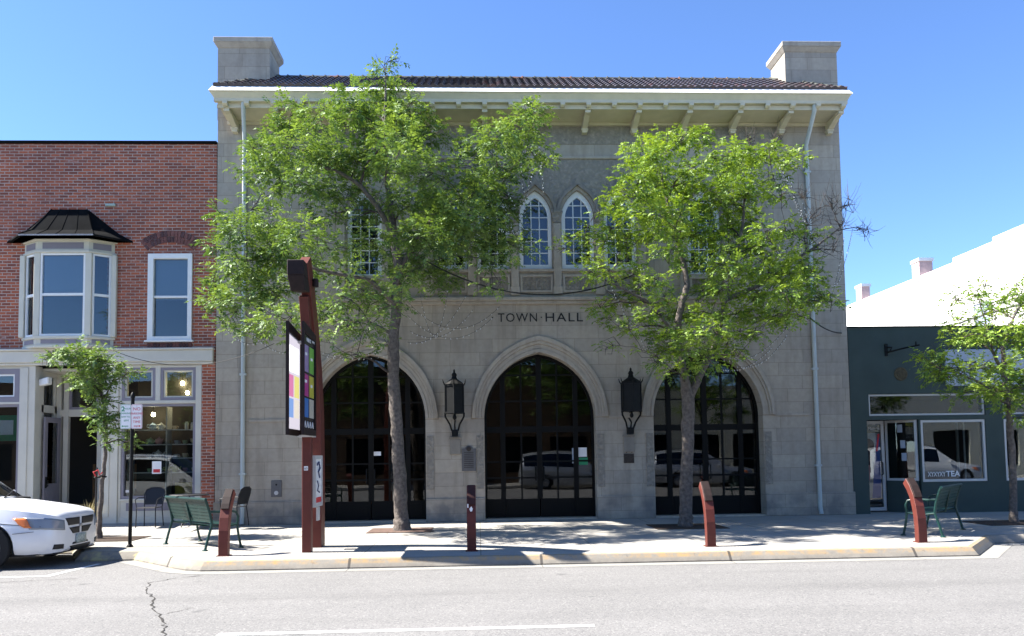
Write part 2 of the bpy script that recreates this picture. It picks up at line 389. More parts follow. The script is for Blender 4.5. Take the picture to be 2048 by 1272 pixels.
# ------------------------------------------------------------------ mesh building
class MB:
    def __init__(s): s.v = []; s.f = []; s.mi = []; s.cur = 0
    def face(s, idx): s.f.append(tuple(idx)); s.mi.append(s.cur)
    def add(s, vs, fs):
        o = len(s.v); s.v.extend([tuple(p) for p in vs])
        for f in fs: s.face([o+i for i in f])
    def box(s, x0, x1, y0, y1, z0, z1):
        s.add([(x0,y0,z0),(x1,y0,z0),(x1,y1,z0),(x0,y1,z0),(x0,y0,z1),(x1,y0,z1),(x1,y1,z1),(x0,y1,z1)],
              [(0,3,2,1),(4,5,6,7),(0,1,5,4),(1,2,6,5),(2,3,7,6),(3,0,4,7)]); return s
    def hexa(s, b, t):
        """b, t: four corners each (counter-clockwise seen from above)"""
        s.add(list(b)+list(t), [(0,3,2,1),(4,5,6,7),(0,1,5,4),(1,2,6,5),(2,3,7,6),(3,0,4,7)]); return s
    def plate(s, outline, y0, y1, holes=(), plane='xz'):
        """polygon with holes in the xz (or yz, xy) plane, extruded along the third axis from y0 to y1"""
        loops = [list(outline)] + [list(h) for h in holes]
        tri = tessellate_polygon([[Vector((p[0], p[1], 0)) for p in l] for l in loops])
        flat = [p for l in loops for p in l]; n = len(flat); o = len(s.v)
        def mk(p, t):
            if plane == 'xz': return (p[0], t, p[1])
            if plane == 'yz': return (t, p[0], p[1])
            return (p[0], p[1], t)
        s.v.extend(mk(p, y0) for p in flat); s.v.extend(mk(p, y1) for p in flat)
        for a, b, c in tri:
            s.face((o+a, o+b, o+c)); s.face((o+n+c, o+n+b, o+n+a))
        k = 0
        for l in loops:
            m = len(l)
            for i in range(m):
                j = (i+1) % m
                s.face((o+k+i, o+k+j, o+n+k+j, o+n+k+i))
            k += m
        return s
    def tube(s, pts, rad, n=6, cap=True):
        pts = [Vector(p) for p in pts]
        rs = rad if isinstance(rad, (list, tuple)) else [rad]*len(pts)
        o = len(s.v); m = len(pts); ref = None
        for i, p in enumerate(pts):
            d = (pts[min(i+1, m-1)]-pts[max(i-1, 0)]).normalized()
            if ref is None:
                ref = d.orthogonal().normalized()
            a = (ref - d*ref.dot(d))
            a = a.normalized() if a.length > 1e-6 else d.orthogonal().normalized()
            ref = a; b = d.cross(a)
            for k in range(n):
                t = 2*math.pi*k/n
                q = p + (a*math.cos(t)+b*math.sin(t))*rs[i]; s.v.append(tuple(q))
        for i in range(m-1):
            for k in range(n):
                k2 = (k+1) % n
                s.face((o+i*n+k, o+i*n+k2, o+(i+1)*n+k2, o+(i+1)*n+k))
        if cap:
            s.face([o+k for k in reversed(range(n))]); s.face([o+(m-1)*n+k for k in range(n)])
        return s
    def sweep(s, pts, prof, xdir):
        """sweep a closed 2D profile (a,b) along pts; a along xdir, b along the path normal"""
        pts = [Vector(p) for p in pts]; xd = Vector(xdir).normalized(); o = len(s.v); m = len(pts); n = len(prof)
        for i, p in enumerate(pts):
            d = (pts[min(i+1, m-1)]-pts[max(i-1, 0)]).normalized(); nn = d.cross(xd).normalized()
            for a, b in prof: s.v.append(tuple(p + xd*a + nn*b))
        for i in range(m-1):
            for k in range(n):
                k2 = (k+1) % n
                s.face((o+i*n+k, o+i*n+k2, o+(i+1)*n+k2, o+(i+1)*n+k))
        s.face([o+k for k in reversed(range(n))]); s.face([o+(m-1)*n+k for k in range(n)])
        return s
    def lathe(s, prof, c, n=12, phase=0.0, axis='z'):
        o = len(s.v); m = len(prof)
        for r, h in prof:
            for k in range(n):
                t = 2*math.pi*(k+phase)/n
                if axis == 'z': s.v.append((c[0]+r*math.cos(t), c[1]+r*math.sin(t), c[2]+h))
                elif axis == 'y': s.v.append((c[0]+r*math.cos(t), c[1]+h, c[2]+r*math.sin(t)))
                else: s.v.append((c[0]+h, c[1]+r*math.cos(t), c[2]+r*math.sin(t)))
        for i in range(m-1):
            for k in range(n):
                k2 = (k+1) % n
                s.face((o+i*n+k, o+i*n+k2, o+(i+1)*n+k2, o+(i+1)*n+k))
        s.face([o+k for k in reversed(range(n))]); s.face([o+(m-1)*n+k for k in range(n)])
        return s
    def bar(s, p, q, w, h, upv=(0,0,1)):
        p, q = Vector(p), Vector(q); d = (q-p).normalized(); u = Vector(upv)
        a = d.cross(u).normalized()*w/2; b = a.cross(d).normalized()*h/2
        s.add([p-a-b, p+a-b, p+a+b, p-a+b, q-a-b, q+a-b, q+a+b, q-a+b],
              [(0,1,2,3),(7,6,5,4),(0,4,5,1),(1,5,6,2),(2,6,7,3),(3,7,4,0)]); return s
    def build(s, name, mats, parent=None, smooth=False, bevel=0.0, origin=None, sharp=40):
        me = bpy.data.meshes.new(name)
        o = Vector((0, 0, 0))
        if parent is not None: o = world_loc(parent)
        if origin is not None: o = Vector(origin)
        me.from_pydata([(p[0]-o.x, p[1]-o.y, p[2]-o.z) for p in s.v], [], s.f)
        ms = mats if isinstance(mats, (list, tuple)) else [mats]
        for m in ms: me.materials.append(m)
        if len(ms) > 1: me.polygons.foreach_set("material_index", s.mi)
        bm = bmesh.new(); bm.from_mesh(me)
        bmesh.ops.recalc_face_normals(bm, faces=bm.faces)
        bm.to_mesh(me); bm.free()
        if smooth:
            me.polygons.foreach_set("use_smooth", [True]*len(me.polygons))
            me.set_sharp_from_angle(angle=R(sharp))
        me.update()
        ob = bpy.data.objects.new(name, me); COL.objects.link(ob)
        if parent is not None: ob.parent = parent
        elif origin is not None: ob.location = o
        if bevel > 0:
            b = ob.modifiers.new("bevel", 'BEVEL'); b.width = bevel; b.segments = 1; b.limit_method = 'ANGLE'; b.angle_limit = R(50)
        return ob

def world_loc(o):
    v = Vector((0, 0, 0))
    while o is not None: v += o.location; o = o.parent
    return v
def tag(o, label=None, cat=None, group=None, kind=None):
    if label: o["label"] = label
    if cat: o["category"] = cat
    if group: o["group"] = group
    if kind: o["kind"] = kind
    return o
def thing(name, loc, label, cat, group=None):
    o = bpy.data.objects.new(name, None); COL.objects.link(o); o.location = loc; o.empty_display_size = 0.2
    return tag(o, label, cat, group)
def copy_tree(o, parent=None):
    c = o.copy(); COL.objects.link(c)
    if parent is not None: c.parent = parent
    for ch in [x for x in o.children]: copy_tree(ch, c)
    return c
def Box(name, m, parent, *a, bevel=0.0): return MB().box(*a).build(name, m, parent, bevel=bevel)

def text_mesh(txt, size, depth, font_scale_x=1.0, spacing=1.0, align='CENTER', offset=0.0):
    """returns (verts, faces) of the letters in the xz plane, facing -y, baseline at z=0"""
    cu = bpy.data.curves.new("t", 'FONT'); cu.body = txt; cu.size = size; cu.extrude = depth/2; cu.align_x = align
    cu.space_character = spacing; cu.resolution_u = 3; cu.offset = offset
    ob = bpy.data.objects.new("t", cu); COL.objects.link(ob)
    dg = bpy.context.evaluated_depsgraph_get()
    me = bpy.data.meshes.new_from_object(ob.evaluated_get(dg))
    vs = [(v.co.x*font_scale_x, -v.co.z, v.co.y) for v in me.vertices]; fs = [tuple(p.vertices) for p in me.polygons]
    bpy.data.objects.remove(ob); bpy.data.curves.remove(cu); bpy.data.meshes.remove(me)
    return vs, fs
def add_text(mb, txt, pos, size, depth=0.01, fx=1.0, spacing=1.0, axis='front', align='CENTER', offset=0.0):
    vs, fs = text_mesh(txt, size, depth, fx, spacing, align, offset)
    if axis == 'front': mb.add([(pos[0]+a, pos[1]+b, pos[2]+c) for a, b, c in vs], fs)
    else: mb.add([(pos[0]-b, pos[1]+a, pos[2]+c) for a, b, c in vs], fs)   # faces +x, reads along +y
    return mb

def arch(cx, w, z0, zs, zt, n=14):
    h = zt-zs; Rr = (h*h+w*w)/(2*w)
    pts = [(cx-w, z0), (cx-w, zs)]
    a0 = math.pi; a1 = math.pi-math.atan2(h, Rr-w) if Rr > w else math.pi/2
    a1 = math.acos(max(-1, min(1, -(Rr-w)/Rr)))
    for i in range(1, n):
        a = a0+(a1-a0)*i/n; pts.append((cx-w+Rr+Rr*math.cos(a), zs+Rr*math.sin(a)))
    pts.append((cx, zt))
    right = [(2*cx-x, z) for x, z in reversed(pts[:-1])]
    return pts+right
# ------------------------------------------------------------------ ground, road, kerbs
m = MB(); m.add([(-600,-600,-0.15),(600,-600,-0.15),(600,600,-0.15),(-600,600,-0.15)], [(0,1,2,3)])
tag(m.build("road", M_['road']), kind='structure')
KERB = [(-60,-4.1),(-8.0,-4.1),(-7.35,-5.32),(-6.35,-5.32),(-5.75,-5.95),(-5.15,-6.6),(-4.95,-6.78),(-4.68,-6.91),(-4.3,-6.94),(7.62,-6.96),(8.95,-5.35),(60,-5.3)]
def offset_line(pts, d):
    out = []
    for i, p in enumerate(pts):
        ns = []
        for a, b in ((i-1, i), (i, i+1)):
            if a < 0 or b >= len(pts): continue
            t = Vector((pts[b][0]-pts[a][0], pts[b][1]-pts[a][1])).normalized(); ns.append(Vector((-t.y, t.x)))
        n = sum(ns, Vector((0, 0))).normalized(); k = d/max(0.4, n.dot(ns[0]))
        out.append((p[0]+n.x*k, p[1]+n.y*k))
    return out
K2 = offset_line(KERB, 0.16); K3 = offset_line(KERB, -0.28)
m = MB(); n = len(KERB)
for i in range(n-1):
    a, b, c, d = KERB[i], KERB[i+1], K2[i+1], K2[i]
    m.add([(*a,-0.3),(*b,-0.3),(*b,-0.128),(*a,-0.128)], [(0,1,2,3)])
    mid = [(a[0]+(d[0]-a[0])*0.62, a[1]+(d[1]-a[1])*0.62), (b[0]+(c[0]-b[0])*0.62, b[1]+(c[1]-b[1])*0.62)]
    m.add([(*a,-0.128),(*b,-0.128),(*mid[1],-0.012),(*mid[0],-0.012)], [(0,1,2,3)])
    m.add([(*mid[0],-0.012),(*mid[1],-0.012),(*c,0.0),(*d,0.0)], [(0,1,2,3)])
tag(m.build("kerb", M_['kerb']), kind='structure')
m = MB()
for i in range(3, n-1):
    a, b, c, d = K3[i], K3[i+1], KERB[i+1], KERB[i]
    m.add([(*a,-0.146),(*b,-0.146),(*c,-0.146),(*d,-0.146)], [(0,1,2,3)])
tag(m.build("gutter_pan", M_['gutter']), kind='structure')
m = MB(); m.plate([(p[0], p[1]) for p in K2]+[(60,1.5),(-60,1.5)], -0.12, 0.0, plane='xy')
tag(m.build("sidewalk", M_['walk']), kind='structure')
m = MB(); m.add([(-40,-1.6,0.003),(-6.72,-1.6,0.003),(-6.72,0.4,0.115),(-40,0.4,0.115),(-6.72,0.4,0.0),(-40,0.4,0.0)], [(0,1,2,3),(1,4,2),(0,3,5)])
tag(m.build("sidewalk_apron", M_['walk']), kind='structure')
m = MB(); m.box(-60,60,-60,-22.6,-0.12,0.0)
tag(m.build("far_sidewalk", M_['walk']), kind='structure')
# painted lines: the lane dash and the parking-stall mark
m = MB(); m.add([(-2.95,-11.54,-0.146),(0.77,-11.53,-0.146),(0.77,-11.42,-0.146),(-2.95,-11.43,-0.146)], [(0,1,2,3)])
m.add([(-14.0,-7.19,-0.146),(-6.96,-7.13,-0.146),(-6.86,-7.05,-0.146),(-14.0,-7.10,-0.146)], [(0,1,2,3)])
m.add([(-6.96,-7.13,-0.1455),(-6.84,-7.13,-0.1455),(-6.72,-5.7,-0.1455),(-6.80,-5.7,-0.1455)], [(0,1,2,3)])
tag(m.build("road_marking", M_['linepaint']), kind='structure')
# road cracks
rng = random.Random(4)
def crack(pts, w, z=-0.1455):
    m = MB(); L = []; Rr = []
    fine = []
    for i in range(len(pts)-1):
        for k in range(6):
            t = k/6; fine.append((pts[i][0]*(1-t)+pts[i+1][0]*t+rng.uniform(-.035,.035), pts[i][1]*(1-t)+pts[i+1][1]*t+rng.uniform(-.03,.03)))
    fine.append(pts[-1])
    for i, p in enumerate(fine):
        a = fine[max(0, i-1)]; b = fine[min(len(fine)-1, i+1)]
        t = Vector((b[0]-a[0], b[1]-a[1])).normalized(); ww = w*rng.uniform(.3, 1.4)
        L.append((p[0]-t.y*ww, p[1]+t.x*ww, z)); Rr.append((p[0]+t.y*ww, p[1]-t.x*ww, z))
    o = len(fine)
    m.add(L+Rr, [(i, i+1, o+i+1, o+i) for i in range(o-1)])
    return m
for pts, w in (([(-4.78,-7.5),(-5.02,-7.95),(-4.83,-8.6),(-4.5,-9.2),(-4.15,-10.0),(-3.78,-10.7),(-3.55,-11.2),(-3.4,-11.9),(-3.1,-13.5)], .011),
               ([(-3.95,-10.4),(-3.82,-10.2),(-3.7,-10.0)], .006), ([(-4.78,-7.5),(-4.5,-7.35)], .013), ([(-7.6,-7.75),(-6.9,-7.55),(-6.3,-7.42)], .008)):
    tag(crack(pts, w).build("road_crack", M_['crack']), kind='structure')

# ------------------------------------------------------------------ town hall
XL, XR, XC = -6.70, 8.92, 1.13
TH = thing("town_hall", (1.1, 0.3, 0), "two storey limestone town hall with three pointed arch doorways and a tiled roof", "town hall")
AC = [-3.02, 1.155, 5.33]; AW, AS, AT = 1.37, 2.5, 4.10
WC = [-1.0, 0.06, 1.12, 2.18, 3.24]; SC = [-3.12, 5.36]
holes = [arch(c, AW, 0.0, AS, AT) for c in AC] + [arch(c, .41, 6.18, 7.5, 8.2, 10) for c in WC] + [arch(c, .43, 5.98, 7.5, 8.22, 10) for c in SC]
# arched doorways reach the ground: make them notches of the outline
out = [(XL, 0)]
for c in AC: out += arch(c, AW, 0.0, AS, AT)
out += [(XR, 0), (XR, 10.25), (XL, 10.25)]
m = MB(); m.plate(out, 0.0, 0.45, holes[3:])
m.box(XL, XL+0.4, 0.45, 18, 0, 10.25); m.box(XR-0.4, XR, 0.45, 18, 0, 10.25); m.box(XL+.4, XR-.4, 17.6, 18, 0, 10.25)
m.build("wall", M_['stone'], TH)
m = MB(); m.box(XL+.4, XR-.4, 2.3, 17.6, 10.0, 10.12); m.build("flat_roof", M_['asphaltroof'], TH)
# inside: a dim hall and an upper room
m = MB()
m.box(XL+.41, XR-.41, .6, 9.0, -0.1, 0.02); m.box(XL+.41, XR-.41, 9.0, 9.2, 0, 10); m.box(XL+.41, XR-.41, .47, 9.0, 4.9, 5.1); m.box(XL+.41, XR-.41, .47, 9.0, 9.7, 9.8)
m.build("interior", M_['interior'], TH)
for x in (-5.2, -3.4, 3.6, 5.0, 6.4):
    m = MB(); m.box(x, x+0.9, 6.0, 6.12, 2.25, 2.45); m.build("wood_panel", M_['wood'], TH)
for x0, x1 in ((-5.8, -1.5), (3.6, 7.6)):
    m = MB(); m.box(x0, x1, 7.6, 7.9, 0.02, 1.1); m.build("counter", M_['wood'], TH)
# plinth, ledge, impost, corbels
for a, b in ((XL-.03, -4.395), (-1.645, -.22), (2.53, 3.955), (6.705, XR+.03)):
    m = MB(); m.box(a, b, -0.045, 0.44, 0.0, 0.56); m.build("plinth", M_['stone'], TH, bevel=.012)
m = MB(); m.box(-3.65, 5.92, -0.15, 0.0, 5.38, 5.47); m.box(-3.62, 5.89, -0.09, -0.001, 5.30, 5.38); m.box(-3.6, 5.87, -0.05, -0.001, 5.47, 5.52)
m.build("string_course", M_['stone_plain'], TH, bevel=.012)
for a, b in ((-1.32, -.54), (2.85, 3.63), (7.0, 7.9), (-5.9, -4.72)):
    m = MB(); m.box(a, b, -0.03, 0.0, 2.47, 2.53); m.build("impost_moulding", M_['stone_plain'], TH)
def ring(c, wo, zo, wi, zi, zs, n=16):
    o = arch(c, wo, zs-.0001, zs, zo, n)[1:-1]; i = arch(c, wi, zs-.0001, zs, zi, n)[1:-1]
    return o + list(reversed(i))
for c in AC:
    m = MB()
    for wo, zo, wi, zi, pr in ((1.445, 4.205, 1.372, 4.10, .03), (1.53, 4.32, 1.445, 4.205, .015), (1.585, 4.40, 1.53, 4.32, .055), (1.675, 4.52, 1.585, 4.40, .085)):
        m.plate(ring(c, wo, zo, wi, zi, AS), -pr, 0.02)
    m.build("arch_moulding", M_['stone_plain'], TH, bevel=.008)
    for s in (-1, 1):
        m = MB(); a, b = sorted((c+s*1.40, c+s*1.57)); m.box(a, b, -0.022, 0.02, 0.78, 2.08); m.build("carved_jamb_panel", M_['carved'], TH)
for c in (-0.93, 3.33):
    m = MB(); m.box(c-.13, c+.13, -0.05, 0.02, 1.62, 2.0); m.box(c-.15, c+.15, -0.06, 0.02, 2.0, 2.05)
    m.build("stone_corbel", M_['stone_dark'], TH, bevel=.01)
# doors in the arches
def arch_top(x, c, w, zs, zt):
    h = zt-zs; Rr = (h*h+w*w)/(2*w); d = abs(x-c)
    return zs+math.sqrt(max(0, Rr*Rr-(d-w+Rr)**2)) if d <= w else zs
def arch_half(z, w, zs, zt):
    if z <= zs: return w
    h = zt-zs; Rr = (h*h+w*w)/(2*w); return w-Rr+math.sqrt(max(0, Rr*Rr-(z-zs)**2))
for c in AC:
    D = MB(); w = AW+.02
    D.plate(ring(c, w, AT+.03, AW-.06, AT-.08, AS), .33, .43)
    for s in (-1, 1): a, b = sorted((c+s*w, c+s*(AW-.06))); D.box(a, b, .33, .43, 0.04, AS)
    for dx, hw in ((0, .065), (-.45, .02), (.45, .02), (-.91, .06), (.91, .06)):
        D.box(c+dx-hw, c+dx+hw, .34 if hw > .03 else .355, .425, .5, min(arch_top(c+dx-hw, c, AW, AS, AT), arch_top(c+dx+hw, c, AW, AS, AT))-.02)
    for z, hh in ((3.58, .018), (2.93, .018), (2.22, .075), (1.02, .022), (1.42, .02)):
        hw = arch_half(z+hh, AW, AS, AT)-.02
        D.box(c-hw, c+hw, .352, .42, z-hh, z+hh)
    dr = D.build("arched_door_screen", M_['doorframe'], TH)
    m = MB(); m.plate(arch(c, AW-.04, .5, AS, AT-.06), .383, .387); m.build("pane", M_['glassdark'], dr)
    for a, b in ((c-1.31, c-.86), (c-.85, c-.012), (c+.012, c+.85), (c+.86, c+1.31)):
        m = MB(); m.box(a, b, .345, .42, .05, .5); m.box(a+.07, b-.07, .335, .345, .13, .43); m.build("kick_panel", M_['doorframe'], dr)
    for s in (-1, 1):
        m = MB(); m.tube([(c+s*.10, .34, .93), (c+s*.10, .26, .95), (c+s*.10, .26, 1.28), (c+s*.10, .34, 1.30)], .016, 6); m.build("pull_handle", M_['black'], dr, smooth=True)
    m = MB(); m.box(c-AW+.005, c+AW-.005, .0, .6, .0, .04); m.build("door_sill", M_['stone_plain'], TH)
# notices stuck inside the middle door glass
for (x0, x1, z0, z1, mt, nm, lb) in ((2.10, 2.34, 1.52, 1.75, 'signwhite', 'notice', 'upper white paper notice taped inside the right side glass of the middle arched door'),
                           (2.14, 2.36, 1.32, 1.50, 'signgreen', 'notice', 'green and white paper notice below the upper white notice in the middle door'),
                           (1.97, 2.06, 1.36, 1.74, 'signgrey', 'notice', 'narrow pale blue sticker strip beside the white notice in the middle door')):
    m = MB(); m.box(x0, x1, .374, .378, z0, z1); tag(m.build(nm, M_[mt]), lb, "notice")
m = MB(); m.box(-3.03, -2.78, .374, .378, 1.62, 1.72); tag(m.build("notice", M_['signwhite']), "small white paper strip stuck in the glass of the arched door behind the big tree", "notice")
# windows of the upper floor
def arched_window(c, wo, wi, z0, zg, zs, zo, zi):
    f = MB(); f.plate(arch(c, wo, z0, zs, zo, 10), .10, .20, [arch(c, wi, zg, zs, zi, 10)])
    for k in (-1, 1): x = c+k*wi/3; f.box(x-.012, x+.012, .125, .165, zg, arch_top(x, c, wi, zs, zi)+.01)
    zz = zg+.30
    while zz < zi-.1:
        hw = arch_half(zz, wi, zs, zi); f.box(c-hw-.005, c+hw+.005, .128, .168, zz-.012, zz+.012); zz += .302
    fo = f.build("arched_window", M_['white'], TH, bevel=.004)
    m = MB(); m.plate(arch(c, wi+.01, zg-.01, zs, zi+.01, 10), .143, .147); m.build("pane", M_['glass'], fo)
    m = MB(); m.box(c-wo-.04, c+wo+.04, -.07, .12, z0-.07, z0-.005); m.build("sill", M_['stone_plain'], fo)
    # roller blind a little way inside
    m = MB(); m.plate(arch(c, wi+.05, zg+.95, zs, zi+.05, 10), .30, .31); m.build("blind", M_['screen'], fo)
for c in WC: arched_window(c, .405, .31, 6.185, 6.32, 7.5, 8.195, 8.02)
for c in SC: arched_window(c, .425, .32, 5.985, 6.10, 7.5, 8.215, 8.03)
def hood(c, w0=.455, w1=.535, zs=7.6):
    o = arch(c, w1, zs-.001, zs, 8.33, 22)[1:-1]; i = arch(c, w0, zs-.001, zs, 8.24, 22)[1:-1]
    o = [(x, z+.17*math.exp(-((x-c)/.085)**2)+.0) for x, z in o]; i = [(x, z+.06*math.exp(-((x-c)/.07)**2)) for x, z in i]
    return o+list(reversed(i))
for c in WC+SC:
    m = MB(); m.plate(hood(c), -.075, .01); m.build("ogee_hood", M_['stone_dark'], TH, bevel=.008)
px = [WC[0]-.53]+[c+.53 for c in WC]
for x in px + [SC[0]-.55, SC[0]+.55, SC[1]-.55, SC[1]+.55]:
    m = MB(); m.box(x-.095, x+.095, -.09, .01, 5.52, 7.34); m.box(x-.12, x+.12, -.10, .01, 5.52, 5.75)
    m.build("pilaster", M_['stone_plain'], TH, bevel=.02)
    m = MB(); m.hexa([(x-.09,-.10,7.34),(x+.09,-.10,7.34),(x+.09,.01,7.34),(x-.09,.01,7.34)], [(x-.13,-.13,7.58),(x+.13,-.13,7.58),(x+.13,.01,7.58),(x-.13,.01,7.58)])
    m.box(x-.14, x+.14, -.14, .01, 7.58, 7.62); m.build("capital", M_['carved'], TH)
for c in WC+SC:
    m = MB(); m.plate([(c-.40,5.60),(c+.40,5.60),(c+.40,6.04),(c-.40,6.04)], -.045, .01, [[(c-.35,5.65),(c+.35,5.65),(c+.35,5.99),(c-.35,5.99)]])
    fr = m.build("panel_frame", M_['stone_plain'], TH)
    m = MB()
    rr = random.Random(int(c*100)+900)
    m.box(c-.35, c+.35, -.008, .01, 5.65, 5.99)
    for sx in (-1, 1):     # scrolling leaf relief, mirrored about the middle
        rr = random.Random(77)
        for k in range(5):
            x = c+sx*(.05+.065*k); z = 5.82+.085*math.sin(k*2.1)
            m.tube([(x+sx*.045*math.cos(t), -.016, z+.055*math.sin(t)) for t in np.linspace(0, 5.2, 9)], [.014]*7+[.011, .006], 5)
    m.tube([(c, -.014, 5.68), (c, -.02, 5.96)], [.03, .012], 6)
    m.build("carved_relief", M_['carved'], fr)
# carved spandrel field above the five windows, its frame, the frieze
sp = [(-1.63, 7.64)]
for c in WC: sp += [p for p in arch(c, .50, 7.64, 7.641, 8.30, 12)][1:-1]
sp += [(3.87, 7.64), (3.87, 8.97), (-1.63, 8.97)]
m = MB(); m.plate(sp, -.018, .01); m.build("carved_spandrel", M_['carved'], TH)
m = MB(); m.box(-1.72, 3.96, -.06, .01, 8.97, 9.04)
for x in (-1.72, 3.87): m.box(x, x+.09, -.05, .01, 7.64, 8.97)
m.build("label_moulding", M_['stone_plain'], TH, bevel=.01)
m = MB(); m.box(-5.2, 7.46, -.014, .01, 9.36, 9.80); m.build("carved_frieze", M_['carved'], TH)
# lettering
L = MB()
def fit_text(mb, txt, x0, x1, z0, h, y):
    vs, fs = text_mesh(txt, 1.0, 0.06, 1.0, 1.15, 'LEFT')
    xs = [v[0] for v in vs]; zs_ = [v[2] for v in vs]
    kx = (x1-x0)/(max(xs)-min(xs)); kz = h/(max(zs_)-min(zs_))
    mb.add([(x0+(v[0]-min(xs))*kx, y+v[1]*.2, z0+(v[2]-min(zs_))*kz) for v in vs], fs)
fit_text(L, "TOWN", .15, 1.12, 4.87, .215, -.006); fit_text(L, "HALL", 1.33, 2.26, 4.87, .215, -.006)
for x in (0.02, 1.225, 2.39): L.box(x-.014, x+.014, -.012, .0, 4.965, 4.993)
L.build("lettering", M_['letter'], TH)
# eaves
EY = -0.95
GX0, GX1 = -6.57, 8.79
m = MB(); m.hexa([(GX0+.12,-.80,9.985),(GX1-.12,-.80,9.985),(GX1-.12,0.0,9.90),(GX0+.12,0.0,9.90)], [(GX0+.12,-.80,10.02),(GX1-.12,-.80,10.02),(GX1-.12,0.0,9.94),(GX0+.12,0.0,9.94)])
m.build("soffit", M_['eave'], TH)
m = MB(); m.box(GX0+.1, GX1-.1, -.80, -.76, 9.91, 9.984); m.box(GX0+.12, GX1-.12, -.06, -.001, 9.83, 9.899); m.build("soffit_board", M_['eave'], TH)
m = MB(); m.box(GX0+.06, GX1-.06, EY+.04, -.80, 10.025, 10.10)
m.hexa([(GX0+.06,EY+.04,10.10),(GX1-.06,EY+.04,10.10),(GX1-.06,-.6,10.10),(GX0+.06,-.6,10.10)], [(GX0,EY-.03,10.215),(GX1,EY-.03,10.215),(GX1,-.6,10.215),(GX0,-.6,10.215)])
m.box(GX0-.01, GX1+.01, EY-.04, -.6, 10.215, 10.24)
m.build("fascia", M_['eave'], TH)
m = MB()
m.hexa([(GX0-.03,EY-.075,10.235),(GX1+.03,EY-.075,10.235),(GX1+.03,-.5,10.235),(GX0-.03,-.5,10.235)], [(GX0,EY+.13,10.43),(GX1,EY+.13,10.43),(GX1,-.5,10.43),(GX0,-.5,10.43)])
m.build("roof_edge_flashing", M_['gutterwhite'], TH)
for k in range(-6, 7):
    x = XC+1.25*k
    if k == -6: x += .12
    m = MB(); m.plate([(0.0,9.60),(-.15,9.60),(-.15,9.69),(-.22,9.71),(-.40,9.77),(-.62,9.84),(-.78,9.84),(-.78,9.905),(-.02,9.90),(0.0,9.90)], x-.065, x+.065, plane='yz')
    m.box(x-.085, x+.085, -.17, -.0, 9.66, 9.70)
    m.build("eave_bracket", M_['eave'], TH, bevel=.006)
for k in range(-12, 13):
    x = XC+.625*k
    if k == -12: x += .12
    m = MB(); m.plate([(-.93,10.02),(-.93,9.965),(-.88,9.93),(-.805,9.93),(-.805,10.02)], x-.055, x+.055, plane='yz'); m.build("rafter_end", M_['eave'], TH)
# roof tiles: scalloped courses on the front slope between the two hips
RY, RZ, RL, RR_ = .75, 11.38, -5.40, 7.47
E0 = Vector((0, EY+.11, 10.415)); E1 = Vector((0, RY, RZ)); sl_ = (E1-E0); nrm = Vector((0, -sl_.z, sl_.y)).normalized()
m = MB(); NC = 7; per = .178
for cI in range(NC):
    s0, s1 = cI/NC, (cI+1.12)/NC
    x0 = GX0+(RL-GX0)*(s0+.02); x1 = GX1+(RR_-GX1)*(s0+.02)
    nx = int((x1-x0)/per*6); vs = []
    for i in range(nx+1):
        x = x0+(x1-x0)*i/nx; hgt = .052*abs(math.sin(math.pi*x/per+cI*.5*math.pi*0))
        for s, lift in ((s0, .034), (min(s1, 1.0), .006)):
            p = E0+sl_*s+nrm*(hgt+lift); vs.append((x, p.y, p.z))
        p = E0+sl_*s0+nrm*(-.01); vs.append((x, p.y, p.z))
    m.add(vs, [(3*i, 3*i+3, 3*i+4, 3*i+1) for i in range(nx)]+[(3*i+2, 3*i+5, 3*i+3, 3*i) for i in range(nx)])
m.add([(GX0,EY+.1,10.35),(RL,RY,RZ),(GX0,2.4,10.35)], [(0,1,2)]); m.add([(GX1,EY+.1,10.35),(RR_,RY,RZ),(GX1,2.4,10.35)], [(0,2,1)])
m.add([(GX0,2.4,10.35),(RL,RY,RZ),(RR_,RY,RZ),(GX1,2.4,10.35)], [(0,1,2,3)])
m.build("tiled_roof", M_['tile'], TH)
def cap_line(p, q, r, step):
    mb = MB(); p, q = Vector(p), Vector(q); d = (q-p); n = int(d.length/step)
    for i in range(n):
        a = p+d*(i/n); b = p+d*((i+1.0)/n); mb.tube([a, a+(b-a)*.1, a+(b-a)*.12, b+(b-a)*.1], [r*1.25, r*1.25, r*1.0, r*.9], 8)
    return mb
cap_line((RL-.1, RY, RZ+.015), (RR_+.1, RY, RZ+.015), .07, .315).build("ridge_cap", M_['ridge'], TH, smooth=True)
cap_line((GX0+.15, EY+.2, 10.46), (RL, RY, RZ+.03), .075, .26).build("hip_cap", M_['ridge'], TH, smooth=True)
cap_line((GX1-.15, EY+.2, 10.46), (RR_, RY, RZ+.03), .075, .26).build("hip_cap", M_['ridge'], TH, smooth=True)
for x0, x1 in ((XL-.012, -5.44), (7.58, XR+.012)):
    m = MB(); m.box(x0, x1, -.004, .96, 9.95, 11.82)
    py = m.build("parapet_pylon", M_['stone'], TH)
    m = MB(); m.hexa([(x0-.01,-.014,11.78),(x1+.01,-.014,11.78),(x1+.01,.97,11.78),(x0-.01,.97,11.78)], [(x0-.085,-.09,11.9),(x1+.085,-.09,11.9),(x1+.085,1.05,11.9),(x0-.085,1.05,11.9)])
    m.box(x0-.09, x1+.09, -.095, 1.055, 11.9, 12.03); m.build("coping", M_['stone_plain'], py, bevel=.01)
